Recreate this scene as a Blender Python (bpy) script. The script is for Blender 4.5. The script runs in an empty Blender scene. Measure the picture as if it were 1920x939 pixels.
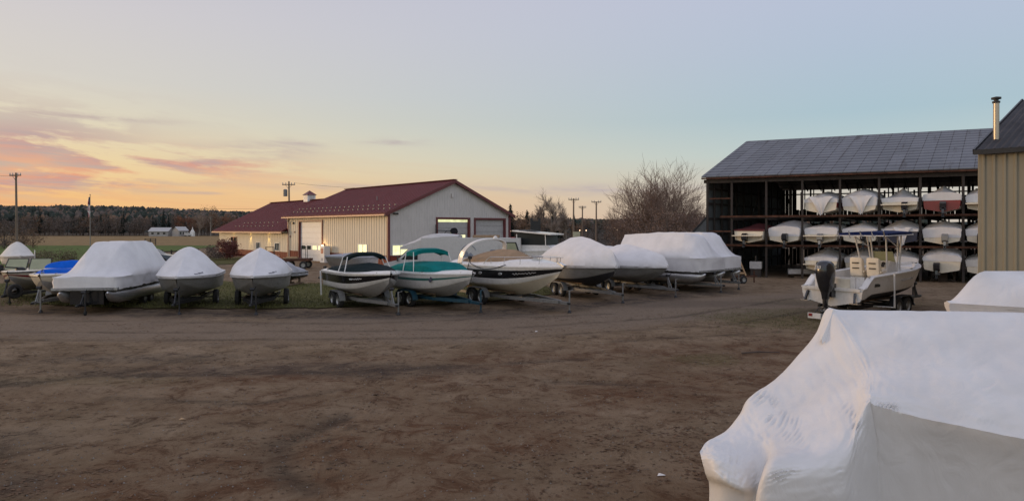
import bpy, bmesh, math, random
from mathutils import Vector, Matrix, noise
from math import sin, cos, pi, radians as R

random.seed(11)
scene = bpy.context.scene
COL = scene.collection
H = 3.4           # camera height
F = 1251.0        # focal length in photo pixels
HY = 430.0        # horizon row in the photo


def P(px, py, d):
    return Vector(((px - 960) / F * d, d, H - (py - HY) / F * d))


def G(px, d, z=0.0):
    return Vector(((px - 960) / F * d, d, z))


def lerp(a, b, t):
    return a + (b - a) * t


def clamp(x, a=0.0, b=1.0):
    return max(a, min(b, x))


def sstep(a, b, x):
    t = clamp((x - a) / (b - a))
    return t * t * (3 - 2 * t)


def pw(pts, u):
    """piecewise linear through (u, value) pairs, softened a little"""
    def f(x):
        if x <= pts[0][0]:
            return pts[0][1]
        for (a, va), (b, vb) in zip(pts, pts[1:]):
            if x <= b:
                return lerp(va, vb, (x - a) / (b - a) if b > a else 1)
        return pts[-1][1]
    return (f(u - .02) + 2 * f(u) + f(u + .02)) / 4


def lin(c):
    c = c.lstrip('#')
    v = [int(c[i:i + 2], 16) / 255 for i in (0, 2, 4)]
    return [x / 12.92 if x <= .04045 else ((x + .055) / 1.055) ** 2.4 for x in v]


# ------------------------------------------------------------------ materials
def new_mat(name):
    m = bpy.data.materials.new(name)
    m.use_nodes = True
    nt = m.node_tree
    nt.nodes.clear()
    out = nt.nodes.new('ShaderNodeOutputMaterial')
    bs = nt.nodes.new('ShaderNodeBsdfPrincipled')
    nt.links.new(bs.outputs[0], out.inputs[0])
    return m, nt, bs


def mat(name, col, rough=.5, metal=0.0, var=.15, scale=3.0, bump=0.0, bscale=20.0, dirt=None, dirt_amt=.3, spec=.5,
        coat=0.0, stretch=(1, 1, 1), trans=0.0):
    """Principled with noise-varied base colour, optional dirt blotches and bump."""
    m, nt, bs = new_mat(name)
    N, L = nt.nodes, nt.links
    c = col if not isinstance(col, str) else lin(col)
    tc = N.new('ShaderNodeTexCoord')
    mp = N.new('ShaderNodeMapping')
    mp.inputs['Scale'].default_value = stretch
    L.new(tc.outputs['Object'], mp.inputs[0])
    nz = N.new('ShaderNodeTexNoise')
    nz.inputs['Scale'].default_value = scale
    nz.inputs['Detail'].default_value = 6
    nz.inputs['Roughness'].default_value = .65
    L.new(mp.outputs[0], nz.inputs['Vector'])
    rp = N.new('ShaderNodeValToRGB')
    e = rp.color_ramp.elements
    e[0].position, e[1].position = .3, .7
    e[0].color = [x * (1 - var) for x in c] + [1]
    e[1].color = [min(1, x * (1 + var)) for x in c] + [1]
    L.new(nz.outputs['Fac'], rp.inputs[0])
    src = rp.outputs[0]
    if dirt:
        n2 = N.new('ShaderNodeTexNoise')
        n2.inputs['Scale'].default_value = scale * 2.3
        n2.inputs['Detail'].default_value = 8
        n2.inputs['Roughness'].default_value = .7
        L.new(mp.outputs[0], n2.inputs['Vector'])
        r2 = N.new('ShaderNodeValToRGB')
        r2.color_ramp.elements[0].position = .48
        r2.color_ramp.elements[1].position = .72
        r2.color_ramp.elements[0].color = (0, 0, 0, 1)
        r2.color_ramp.elements[1].color = (dirt_amt,) * 3 + (1,)
        L.new(n2.outputs['Fac'], r2.inputs[0])
        mx = N.new('ShaderNodeMix')
        mx.data_type = 'RGBA'
        L.new(r2.outputs[0], mx.inputs[0])
        L.new(src, mx.inputs[6])
        mx.inputs[7].default_value = lin(dirt) + [1] if isinstance(dirt, str) else list(dirt) + [1]
        src = mx.outputs[2]
    L.new(src, bs.inputs['Base Color'])
    bs.inputs['Roughness'].default_value = rough
    bs.inputs['Metallic'].default_value = metal
    bs.inputs['Specular IOR Level'].default_value = spec
    bs.inputs['Coat Weight'].default_value = coat
    if trans:
        bs.inputs['Transmission Weight'].default_value = trans
    if bump:
        nb = N.new('ShaderNodeTexNoise')
        nb.inputs['Scale'].default_value = bscale
        nb.inputs['Detail'].default_value = 5
        L.new(mp.outputs[0], nb.inputs['Vector'])
        bp = N.new('ShaderNodeBump')
        bp.inputs['Strength'].default_value = bump
        bp.inputs['Distance'].default_value = .05
        L.new(nb.outputs['Fac'], bp.inputs['Height'])
        L.new(bp.outputs[0], bs.inputs['Normal'])
    return m


def emit(name, col, strength):
    m, nt, bs = new_mat(name)
    N, L = nt.nodes, nt.links
    c = lin(col)
    tc = N.new('ShaderNodeTexCoord')
    nz = N.new('ShaderNodeTexNoise')
    nz.inputs['Scale'].default_value = 2.2
    nz.inputs['Detail'].default_value = 4
    L.new(tc.outputs['Object'], nz.inputs['Vector'])
    rp = N.new('ShaderNodeValToRGB')
    e = rp.color_ramp.elements
    e[0].position, e[1].position = .35, .62
    e[0].color = [x * .62 for x in c] + [1]
    e[1].color = c + [1]
    L.new(nz.outputs['Fac'], rp.inputs[0])
    L.new(rp.outputs[0], bs.inputs['Emission Color'])
    bs.inputs['Emission Strength'].default_value = strength
    bs.inputs['Base Color'].default_value = c + [1]
    bs.inputs['Roughness'].default_value = .2
    return m


def wrap_mat(name, col=(.70, .685, .685), bump=.25):
    """white shrink film: glossy plastic with tight creases"""
    m, nt, bs = new_mat(name)
    N, L = nt.nodes, nt.links
    tc = N.new('ShaderNodeTexCoord')
    mp = N.new('ShaderNodeMapping')
    mp.inputs['Scale'].default_value = (1.0, 1.6, .7)
    L.new(tc.outputs['Object'], mp.inputs[0])
    nz = N.new('ShaderNodeTexNoise')
    nz.inputs['Scale'].default_value = 1.7
    nz.inputs['Detail'].default_value = 7
    L.new(mp.outputs[0], nz.inputs['Vector'])
    rp = N.new('ShaderNodeValToRGB')
    e = rp.color_ramp.elements
    e[0].position, e[1].position = .3, .65
    e[0].color = [x * .88 for x in col] + [1]
    e[1].color = list(col) + [1]
    L.new(nz.outputs['Fac'], rp.inputs[0])
    L.new(rp.outputs[0], bs.inputs['Base Color'])
    bs.inputs['Roughness'].default_value = .42
    bs.inputs['Specular IOR Level'].default_value = .4
    n1 = N.new('ShaderNodeTexNoise')
    n1.inputs['Scale'].default_value = 3.0
    n1.inputs['Detail'].default_value = 6
    n1.inputs['Distortion'].default_value = 1.2
    L.new(mp.outputs[0], n1.inputs['Vector'])
    bp = N.new('ShaderNodeBump')
    bp.inputs['Strength'].default_value = bump
    bp.inputs['Distance'].default_value = .06
    L.new(n1.outputs['Fac'], bp.inputs['Height'])
    L.new(bp.outputs[0], bs.inputs['Normal'])
    return m


M = {}
M['wrap'] = wrap_mat('shrink_film')
M['wrap_old'] = wrap_mat('shrink_film_dusty', (.66, .63, .58), .4)
M['gel'] = mat('white_gelcoat', (.72, .70, .67), .28, var=.05, dirt='#8b8072', dirt_amt=.25, coat=.3)
M['gelgrey'] = mat('grey_gelcoat', (.42, .41, .40), .35, var=.1, dirt='#5d564d', dirt_amt=.3)
M['cream'] = mat('cream_gelcoat', (.72, .65, .52), .3, var=.05, dirt='#8b8072', dirt_amt=.2)
M['black'] = mat('black_gelcoat', (.012, .012, .014), .22, var=.2, coat=.3)
M['navy'] = mat('navy_gelcoat', (.012, .018, .05), .25, var=.2, coat=.3)
M['red'] = mat('red_gelcoat', (.24, .02, .025), .3, var=.15, coat=.3)
M['maroon'] = mat('maroon_canvas', (.10, .018, .022), .8, var=.25)
M['tealstripe'] = mat('teal_stripe', (.05, .16, .14), .3, var=.15)
M['bottom'] = mat('bottom_paint_dark', (.028, .028, .034), .6, var=.3)
M['alu'] = mat('aluminium', (.55, .55, .55), .38, .85, var=.12, scale=5, bump=.05, bscale=8)
M['aludull'] = mat('dull_aluminium', (.34, .34, .33), .5, .55, var=.2, scale=4, dirt='#4a443d', dirt_amt=.4)
M['galv'] = mat('galvanised_steel', (.20, .20, .195), .55, .4, var=.2, scale=8, dirt='#4d4032', dirt_amt=.35)
M['steelblk'] = mat('black_painted_steel', (.018, .018, .02), .45, .2, var=.3, scale=6)
M['tealsteel'] = mat('blue_green_painted_steel', (.010, .055, .085), .45, .1, var=.2, scale=6, dirt='#3c3428')
M['tyre'] = mat('tyre_rubber', (.017, .017, .017), .85, var=.3, scale=12, dirt='#40352a', dirt_amt=.35)
M['rim'] = mat('steel_rim', (.32, .32, .31), .4, .5, var=.1)
M['canvasblk'] = mat('black_green_canvas', (.008, .017, .019), .85, spec=.12, var=.25, scale=6, bump=.1, bscale=12)
M['canvasteal'] = mat('teal_canvas', (.003, .15, .145), .8, spec=.12, var=.15, scale=4, bump=.12, bscale=9)
M['canvasblue'] = mat('bright_blue_canvas', (.006, .11, .58), .8, spec=.12, var=.15, scale=4, bump=.12, bscale=9)
M['canvastan'] = mat('tan_canvas', (.30, .21, .135), .85, spec=.12, var=.15, scale=4, bump=.12, bscale=9)
M['canvasnavy'] = mat('navy_canvas', (.008, .017, .075), .8, spec=.1, var=.15, scale=4)
M['glass'] = mat('dark_glass', (.02, .026, .028), .06, var=.1, spec=.8)
M['glassgreen'] = mat('tinted_windscreen', (.30, .31, .20), .35, var=.12, spec=.3)
M['glassdark'] = mat('smoked_glass', (.018, .022, .022), .35, var=.2, spec=.25)
M['film'] = mat('shaded_shrink_film', (.235, .23, .22), .4, var=.14, scale=2.2, bump=.7, bscale=3.2, stretch=(1, 1, 2), dirt='#6b665e', dirt_amt=.3)  # shade on the white film below the gunwales, painted in as grey
M['chrome'] = mat('polished_tube', (.7, .7, .69), .2, .9, var=.05)
M['whitetube'] = mat('white_tube', (.7, .68, .65), .3, var=.05)
M['siding'] = mat('cream_metal_siding', (.60, .53, .42), .5, var=.04, scale=1.2, dirt='#8a7c66', dirt_amt=.2, stretch=(1, 1, .3))
M['sidingshade'] = mat('shaded_metal_siding', (.55, .52, .49), .5, var=.05, scale=1.2, dirt='#77706a', dirt_amt=.2, stretch=(1, 1, .3))  # same siding as the cream walls, its unlit gable side painted greyer
M['wains'] = mat('brick_red_metal_wainscot', (.20, .050, .030), .6, var=.12, scale=2, spec=.2)
M['redroof'] = mat('dark_red_metal_roof', (.128, .031, .033), .6, var=.14, scale=.8, dirt='#4a3036', dirt_amt=.25, spec=.14)
M['redtrim'] = mat('dark_red_trim', (.13, .030, .030), .45, var=.12, scale=2)
M['whitepaint'] = mat('white_paint', (.72, .71, .69), .45, var=.05, dirt='#8f877c', dirt_amt=.15)
M['litwindow'] = emit('lit_window', '#f4f0b8', 1.1)
M['litpanel'] = emit('lit_door_opening', '#eef0b8', 1.0)
M['lamp'] = emit('lamp_bulb', '#ffd27a', 9.0)
M['farlamp'] = emit('far_lamp', '#ffd9b0', 3.0)
M['wood'] = mat('weathered_wood', (.17, .115, .075), .8, var=.35, scale=3, stretch=(1, 1, .15), bump=.2, bscale=10)
M['newwood'] = mat('raw_lumber', (.40, .27, .15), .75, var=.2, scale=3)
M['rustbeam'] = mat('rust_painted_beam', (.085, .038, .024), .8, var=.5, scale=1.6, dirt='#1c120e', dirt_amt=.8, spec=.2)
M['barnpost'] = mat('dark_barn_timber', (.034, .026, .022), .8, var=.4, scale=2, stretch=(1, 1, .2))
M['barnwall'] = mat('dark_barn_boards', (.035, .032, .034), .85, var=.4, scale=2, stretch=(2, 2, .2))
M['barnsheet'] = mat('grey_barn_sheet', (.10, .11, .115), .7, var=.25, scale=2)
M['tansiding'] = mat('tan_ribbed_siding', (.232, .208, .152), .6, var=.07, scale=1.0, stretch=(1, 1, .2), dirt='#5b4c30', dirt_amt=.3)
M['pole'] = mat('utility_pole_wood', (.17, .13, .10), .85, var=.3, scale=3, stretch=(1, 1, .1))
M['wire'] = mat('black_wire', (.03, .03, .03), .6)
M['asphalt'] = mat('drive_gravel', (.12, .10, .088), .9, var=.25, scale=2)
M['plastic'] = mat('black_plastic', (.014, .015, .02), .25, var=.2, coat=.5)
M['seat'] = mat('cream_vinyl', (.66, .57, .43), .5, var=.06, scale=6)
M['rv'] = mat('white_van_paint', (.50, .49, .48), .35, var=.05, dirt='#77716a', dirt_amt=.2)
M['emblem'] = mat('faded_blue_print', (.20, .22, .27), .5, var=.3, scale=6)
M['farhouse'] = mat('far_house_paint', (.30, .29, .28), .7, var=.2, scale=.8)
M['text'] = mat('dark_print', (.08, .085, .12), .5)
M['textw'] = mat('white_print', (.75, .75, .75), .4)
M['carblue'] = mat('dark_blue_car_paint', (.02, .024, .05), .2, .2, var=.1, coat=.6)
M['flagred'] = mat('flag_cloth', (.28, .04, .05), .8, var=.2)
M['bark'] = mat('bark', (.085, .062, .05), .9, var=.35, scale=4, stretch=(1, 1, .3))
M['barkpale'] = mat('pale_bark', (.24, .21, .18), .85, var=.3, scale=3, stretch=(1, 1, .3))
M['twig'] = mat('bare_twigs', (.175, .118, .092), .9, var=.3, scale=.6)
M['twigpale'] = mat('pale_bare_twigs', (.25, .20, .165), .9, var=.3, scale=.6)
M['brownleaf'] = mat('brown_leaves', (.145, .085, .052), .85, var=.4, scale=.35)
M['rustleaf'] = mat('rust_leaves', (.16, .062, .03), .85, var=.4, scale=.35)
M['greybrown'] = mat('grey_brown_twigs', (.115, .088, .074), .9, var=.4, scale=.3)
M['pine'] = mat('conifer_needles', (.020, .030, .022), .85, var=.45, scale=.4)
M['redbush'] = mat('red_bush_leaves', (.12, .034, .026), .85, var=.45, scale=1.5)
M['drybush'] = mat('dry_weed_stems', (.13, .105, .06), .9, var=.4, scale=2)
M['grassm'] = mat('grass_blades', (.115, .115, .036), .85, var=.4, scale=.8)
M['leaflit'] = mat('dead_leaves', (.105, .056, .028), .9, var=.7, scale=6)
M['stone'] = mat('gravel_stone', (.16, .145, .13), .85, var=.5, scale=14)
M['pinkwood'] = mat('red_painted_metal', (.30, .045, .035), .5)
M['signpaint'] = mat('pale_sign_paint', (.42, .40, .27), .6, var=.15)
M['greenroof'] = mat('dark_green_sheet', (.014, .032, .024), .6, var=.25)
M['pagrey'] = mat('grey_tarp', (.33, .33, .35), .6, var=.15, bump=.3, bscale=5)


# ------------------------------------------------------------------ mesh builder
class MB:
    def __init__(self):
        self.v, self.f, self.m = [], [], []

    def add(self, vs, fs, mi=0):
        b = len(self.v)
        self.v += [Vector(x) for x in vs]
        for k, f in enumerate(fs):
            self.f.append(tuple(b + i for i in f))
            self.m.append(mi[k] if isinstance(mi, (list, tuple)) else mi)
        return self

    def box(self, c, s, rz=0.0, mi=0, rx=0.0, ry=0.0):
        c = Vector(c)
        rot = Matrix.Rotation(rz, 3, 'Z') @ Matrix.Rotation(ry, 3, 'Y') @ Matrix.Rotation(rx, 3, 'X')
        vs = [c + rot @ Vector((x * s[0] / 2, y * s[1] / 2, z * s[2] / 2)) for x in (-1, 1) for y in (-1, 1) for z in (-1, 1)]
        return self.add(vs, [(0, 1, 3, 2), (4, 6, 7, 5), (0, 4, 5, 1), (2, 3, 7, 6), (0, 2, 6, 4), (1, 5, 7, 3)], mi)

    def bar(self, p, q, w, h=None, mi=0, up=(0, 0, 1)):
        p, q = Vector(p), Vector(q)
        h = w if h is None else h
        d = (q - p).normalized()
        u = Vector(up)
        if abs(d.dot(u)) > .95:
            u = Vector((0, 1, 0))
        s = d.cross(u).normalized()
        t = s.cross(d)
        vs = [a + s * (i * w / 2) + t * (j * h / 2) for a in (p, q) for i, j in ((-1, -1), (1, -1), (1, 1), (-1, 1))]
        return self.add(vs, [(0, 3, 2, 1), (4, 5, 6, 7), (0, 1, 5, 4), (1, 2, 6, 5), (2, 3, 7, 6), (3, 0, 4, 7)], mi)

    def tube(self, pts, r, n=8, mi=0, cap=True):
        pts = [Vector(p) for p in pts]
        rs = r if isinstance(r, (list, tuple)) else [r] * len(pts)
        b = len(self.v)
        for i, p in enumerate(pts):
            d = (pts[min(i + 1, len(pts) - 1)] - pts[max(i - 1, 0)]).normalized()
            u = Vector((0, 0, 1)) if abs(d.z) < .9 else Vector((1, 0, 0))
            s = d.cross(u).normalized()
            t = s.cross(d)
            for k in range(n):
                a = 2 * pi * k / n
                self.v.append(p + (s * cos(a) + t * sin(a)) * rs[i])
        for i in range(len(pts) - 1):
            for k in range(n):
                self.f.append((b + i * n + k, b + i * n + (k + 1) % n, b + (i + 1) * n + (k + 1) % n, b + (i + 1) * n + k))
                self.m.append(mi)
        if cap:
            self.f.append(tuple(b + k for k in range(n))[::-1])
            self.f.append(tuple(b + (len(pts) - 1) * n + k for k in range(n)))
            self.m += [mi, mi]
        return self

    def grid(self, rows, mi=0, close=False):
        b = len(self.v)
        n = len(rows[0])
        for r in rows:
            self.v += [Vector(p) for p in r]
        for i in range(len(rows) - 1):
            for j in range(n if close else n - 1):
                k = (j + 1) % n
                self.f.append((b + i * n + j, b + i * n + k, b + (i + 1) * n + k, b + (i + 1) * n + j))
                self.m.append(mi(i, j) if callable(mi) else mi)
        return self

    def ngon(self, pts, mi=0):
        b = len(self.v)
        self.v += [Vector(p) for p in pts]
        self.f.append(tuple(range(b, b + len(pts))))
        self.m.append(mi)
        return self

    def lathe(self, prof, c=(0, 0, 0), axis='Z', n=16, mi=0):
        """prof: (radius, height) pairs along the axis"""
        c = Vector(c)
        rows = []
        for r, h in prof:
            row = []
            for k in range(n):
                a = 2 * pi * k / n
                x, y = r * cos(a), r * sin(a)
                row.append(c + (Vector((x, y, h)) if axis == 'Z' else Vector((x, h, y)) if axis == 'Y' else Vector((h, x, y))))
            rows.append(row)
        return self.grid(rows, mi, close=True)

    def prism(self, poly, axis, a, b, mi=0):
        """extrude polygon of 2-D points from a to b along axis"""
        def pt(p, h):
            return Vector((p[0], p[1], h)) if axis == 'Z' else Vector((p[0], h, p[1])) if axis == 'Y' else Vector((h, p[0], p[1]))
        n = len(poly)
        vs = [pt(p, a) for p in poly] + [pt(p, b) for p in poly]
        fs = [tuple(range(n))[::-1], tuple(range(n, 2 * n))] + [(i, (i + 1) % n, n + (i + 1) % n, n + i) for i in range(n)]
        return self.add(vs, fs, mi)

    def build(self, name, mats, parent=None, smooth=None, loc=None, rz=0.0, label=None, fix=True, kind=None):
        me = bpy.data.meshes.new(name)
        me.from_pydata([tuple(v) for v in self.v], [], self.f)
        for m in (mats if isinstance(mats, (list, tuple)) else [mats]):
            me.materials.append(m)
        me.polygons.foreach_set('material_index', self.m)
        if fix:
            bm = bmesh.new()
            bm.from_mesh(me)
            bmesh.ops.remove_doubles(bm, verts=bm.verts, dist=1e-5)
            bmesh.ops.recalc_face_normals(bm, faces=bm.faces)
            bm.to_mesh(me)
            bm.free()
        if smooth:
            me.shade_smooth()
            me.set_sharp_from_angle(angle=R(smooth))
        o = bpy.data.objects.new(name, me)
        COL.objects.link(o)
        if parent is not None:
            o.parent = parent
        if loc is not None:
            o.location = loc
        o.rotation_euler = (0, 0, rz)
        if label:
            o['label'] = label
        if kind:
            o['kind'] = kind
        return o


def thing(name, label, cat, loc=(0, 0, 0), rz=0.0, group=None):
    o = bpy.data.objects.new(name, None)
    o.empty_display_size = .3
    COL.objects.link(o)
    o.location = loc
    o.rotation_euler = (0, 0, rz)
    o['label'], o['category'] = label, cat
    if group:
        o['group'] = group
    return o


def tag(o, label, cat, group=None):
    o['label'], o['category'] = label, cat
    if group:
        o['group'] = group
    return o


def struct(o, kind='structure'):
    o['kind'] = kind
    return o


def kids(o):
    return [c for c in list(o.children)]


def copy_tree(o, parent=None):
    c = o.copy()
    COL.objects.link(c)
    if parent is not None:
        c.parent = parent
    for ch in kids(o):
        copy_tree(ch, c)
    return c


def text_mesh(body, size, mat_, name, parent, loc, rot, extrude=.002, shear=0.0):
    cu = bpy.data.curves.new(name, 'FONT')
    cu.body = body
    cu.size = size
    cu.extrude = extrude
    cu.shear = shear
    cu.align_x = cu.align_y = 'CENTER'
    tmp = bpy.data.objects.new(name + '_tmp', cu)
    COL.objects.link(tmp)
    dg = bpy.context.evaluated_depsgraph_get()
    me = bpy.data.meshes.new_from_object(tmp.evaluated_get(dg))
    bpy.data.objects.remove(tmp)
    me.materials.clear()
    me.materials.append(mat_)
    o = bpy.data.objects.new(name, me)
    COL.objects.link(o)
    o.parent = parent
    o.location = loc
    o.rotation_euler = rot
    return o

# ------------------------------------------------------------------ camera
cam = bpy.data.cameras.new('Camera')
camo = bpy.data.objects.new('Camera', cam)
COL.objects.link(camo)
camo.location = (0, 0, H)
camo.rotation_euler = (R(90), 0, 0)
cam.sensor_width = 36
cam.lens = 36 * F / 1920
cam.shift_y = -(939 / 2 - HY) / 1920
cam.clip_start = .1
cam.clip_end = 8000
scene.camera = camo
scene.view_settings.view_transform = 'Standard'
scene.view_settings.look = 'None'
scene.view_settings.gamma = 1
scene.view_settings.exposure = 0.0
scene.view_settings.use_curve_mapping = False
scene.cycles.use_denoising = True
scene.cycles.max_bounces = 6

# ------------------------------------------------------------------ sky and sun
SUN_AZ, SUN_EL = R(-78), R(4)
w = bpy.data.worlds.new('World')
scene.world = w
w.use_nodes = True
nt = w.node_tree
N, L = nt.nodes, nt.links
N.clear()


def nmath(op, a, b=None, c=None, cl=False):
    n = N.new('ShaderNodeMath')
    n.operation = op
    n.use_clamp = cl
    for i, x in enumerate((a, b, c)):
        if x is None:
            continue
        if isinstance(x, (int, float)):
            n.inputs[i].default_value = x
        else:
            L.new(x, n.inputs[i])
    return n.outputs[0]


def nmix(f, a, b, blend='MIX'):
    n = N.new('ShaderNodeMix')
    n.data_type = 'RGBA'
    n.blend_type = blend
    for i, x in ((0, f), (6, a), (7, b)):
        if isinstance(x, (int, float)):
            n.inputs[i].default_value = x
        elif isinstance(x, (list, tuple)):
            n.inputs[i].default_value = list(x) + ([1] if len(x) == 3 else [])
        else:
            L.new(x, n.inputs[i])
    return n.outputs[2]


def ramp(f, stops, scale=1.0):
    n = N.new('ShaderNodeValToRGB')
    e = n.color_ramp.elements
    while len(e) < len(stops):
        e.new(.5)
    for x, (p, c) in zip(e, stops):
        x.position = p
        x.color = ([y * scale for y in (lin(c) if isinstance(c, str) else c)]) + [1]
    L.new(f, n.inputs[0])
    return n.outputs[0]


tc = N.new('ShaderNodeTexCoord')
sep = N.new('ShaderNodeSeparateXYZ')
L.new(tc.outputs['Generated'], sep.inputs[0])
X, Y, Z = sep.outputs
el = nmath('ARCSINE', Z)
az = nmath('ARCTAN2', X, Y)
rad = nmath('SQRT', nmath('ADD', nmath('MULTIPLY', X, X), nmath('MULTIPLY', Y, Y)))
ga = R(-62)
dot = nmath('DIVIDE', nmath('ADD', nmath('MULTIPLY', X, sin(ga)), nmath('MULTIPLY', Y, cos(ga))), nmath('MAXIMUM', rad, .001))
wf = nmath('POWER', nmath('MULTIPLY', dot, 1.07, cl=True), 1.3)
elf = nmath('DIVIDE', el, pi / 2, cl=True)
dg = 1 / 90
cool = ramp(elf, [(0, '#c8beb2'), (3 * dg, '#c6c1b8'), (6 * dg, '#b8c9ca'), (9 * dg, '#a9c0cb'), (14 * dg, '#b1bfd1'),
                  (20 * dg, '#b9c0d6'), (45 * dg, '#a3a9c4'), (1, '#8f98ba')])
warm = ramp(elf, [(0, '#f0b070'), (2.5 * dg, '#f2c07e'), (5 * dg, '#ecd09e'), (8 * dg, '#dfd2b8'), (11 * dg, '#d5cec4'),
                  (16 * dg, '#cfc9ca'), (25 * dg, '#bfbdcb'), (1, '#8f98ba')])
sky = nmix(wf, cool, warm)


def gauss(a0, e0, sa, se):
    u = nmath('DIVIDE', nmath('SUBTRACT', az, a0), sa)
    v = nmath('DIVIDE', nmath('SUBTRACT', el, e0), se)
    q = nmath('ADD', nmath('MULTIPLY', u, u), nmath('MULTIPLY', v, v))
    return nmath('POWER', 2.718, nmath('MULTIPLY', q, -1.0))


def at(px, py):
    a = math.atan2(px - 960, F)
    return a, math.atan((HY - py) / F * cos(a))


def cloudnoise(sa, se, detail, ox):
    cv = N.new('ShaderNodeCombineXYZ')
    # a slight slope: streaks descend to the right
    L.new(nmath('MULTIPLY', az, sa), cv.inputs[0])
    L.new(nmath('MULTIPLY', nmath('ADD', el, nmath('MULTIPLY', az, .06)), se), cv.inputs[1])
    cv.inputs[2].default_value = ox
    n = N.new('ShaderNodeTexNoise')
    n.inputs['Scale'].default_value = 1
    n.inputs['Detail'].default_value = detail
    n.inputs['Roughness'].default_value = .58
    n.inputs['Distortion'].default_value = .35
    L.new(cv.outputs[0], n.inputs['Vector'])
    return n.outputs['Fac']


big = cloudnoise(7, 34, 8, 3.7)
fine = cloudnoise(14, 95, 8, 9.1)
mask = None
for px, py, sa, se in ((40, 266, .13, .042), (230, 302, .18, .026), (340, 306, .13, .016), (30, 345, .10, .014), (120, 335, .12, .014), (-250, 270, .25, .06)):
    g = gauss(*at(px, py), sa, se)
    mask = g if mask is None else nmath('MAXIMUM', mask, g)
amt = nmath('MULTIPLY', nmath('MULTIPLY_ADD', nmath('ADD', big, nmath('MULTIPLY', fine, .35)), 8.5, -4.95, cl=True), mask, cl=True)
pinkness = nmath('MULTIPLY_ADD', el, -16, 2.1, cl=True)
ccol = nmix(pinkness, lin('#b3a0a2'), lin('#e08f78'))
ccol = nmix(nmath('MULTIPLY_ADD', fine, 5, -2.2, cl=True), ccol, lin('#b49a9c'))
sky = nmix(nmath('MULTIPLY', amt, .92), sky, ccol)
m2 = None
for px, py, sa, se in ((520, 280, .055, .010), (560, 268, .04, .006), (735, 267, .045, .005), (190, 221, .08, .004), (150, 348, .05, .006),
                       (60, 350, .05, .005), (380, 362, .06, .002), (1130, 356, .16, .008), (800, 352, .2, .006), (380, 304, .03, .006)):
    g = gauss(*at(px, py), sa, se)
    m2 = g if m2 is None else nmath('MAXIMUM', m2, g)
a2 = nmath('MULTIPLY', nmath('MULTIPLY_ADD', fine, 3.2, -1.05, cl=True), m2, cl=True)
sky = nmix(nmath('MULTIPLY', a2, .75), sky, nmix(wf, lin('#b4aeb6'), lin('#b39d9d')))
thin = nmath('MULTIPLY', nmath('MULTIPLY_ADD', cloudnoise(2.5, 150, 6, 5.5), 5, -2.6, cl=True), nmath('MULTIPLY_ADD', el, -11, 1.3, cl=True))
sky = nmix(nmath('MULTIPLY', nmath('MULTIPLY', thin, wf), .30), sky, lin('#d89a7c'))
ns = N.new('ShaderNodeTexSky')
ns.sky_type = 'NISHITA'
ns.sun_disc = False
ns.sun_elevation = SUN_EL
ns.sun_rotation = SUN_AZ
nis = nmix(1.0, ns.outputs[0], (.1, .1, .1), 'MULTIPLY')
boost = nmath('MULTIPLY', nmath('MULTIPLY_ADD', nmath('MULTIPLY_ADD', Y, -1.6, .1, cl=True), .55, 1.0),
              nmath('MULTIPLY_ADD', nmath('MULTIPLY_ADD', el, 2.2, -.85, cl=True), .28, 1.0))
bc = N.new('ShaderNodeCombineXYZ')
for i_, k_ in enumerate((.04, -.02, -.14)):
    # added fill: unseen sky behind and overhead is brightened and tinted rosier
    L.new(nmath('MULTIPLY', boost, nmath('MULTIPLY_ADD', nmath('MAXIMUM', nmath('MULTIPLY_ADD', Y, -2.0, .1, cl=True), nmath('MULTIPLY_ADD', el, 3, -1.3, cl=True)), k_, 1.09)), bc.inputs[i_])
fin = nmix(1.0, nmix(.08, sky, nis), bc.outputs[0], 'MULTIPLY')
bg = N.new('ShaderNodeBackground')
bg.inputs['Strength'].default_value = 1.0
L.new(fin, bg.inputs[0])
ow = N.new('ShaderNodeOutputWorld')
L.new(bg.outputs[0], ow.inputs[0])

sl = bpy.data.lights.new('low_sun_glow', 'SUN')
sl.energy = 1.35
sl.angle = R(14)
sl.color = (1.0, .66, .36)
so = bpy.data.objects.new('low_sun_glow', sl)
COL.objects.link(so)
d = Vector((sin(SUN_AZ) * cos(SUN_EL), cos(SUN_AZ) * cos(SUN_EL), sin(SUN_EL)))
so.rotation_euler = d.to_track_quat('Z', 'Y').to_euler()


# ------------------------------------------------------------------ ground
def frange(a, b, s):
    n = max(1, int(round((b - a) / s)))
    return [a + (b - a) * i / n for i in range(n)]


def dist_poly(x, y, pts):
    best = 1e9
    for (ax, ay), (bx, by) in zip(pts, pts[1:]):
        dx, dy = bx - ax, by - ay
        t = clamp(((x - ax) * dx + (y - ay) * dy) / (dx * dx + dy * dy))
        best = min(best, math.hypot(x - ax - dx * t, y - ay - dy * t))
    return best


xs = [-3500, -1500, -700, -300, -150, -90] + frange(-60, -16, .4) + frange(-16, 14, .2) + frange(14, 30, .4) + [30, 45, 70, 120, 300, 700, 1500, 3500]
ys = [-300, -60, -15, -4] + frange(0, 22, .2) + frange(22, 34, .3) + frange(34, 64, .7) + [64, 80, 110, 160, 240, 400, 800, 1600, 4000]
drive = [(-60, 27), (-22, 24.5), (-9, 22.6), (0, 23.8), (6, 27), (13, 32), (20, 37)]
drive2 = [(20, 37), (32, 36)]


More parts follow.
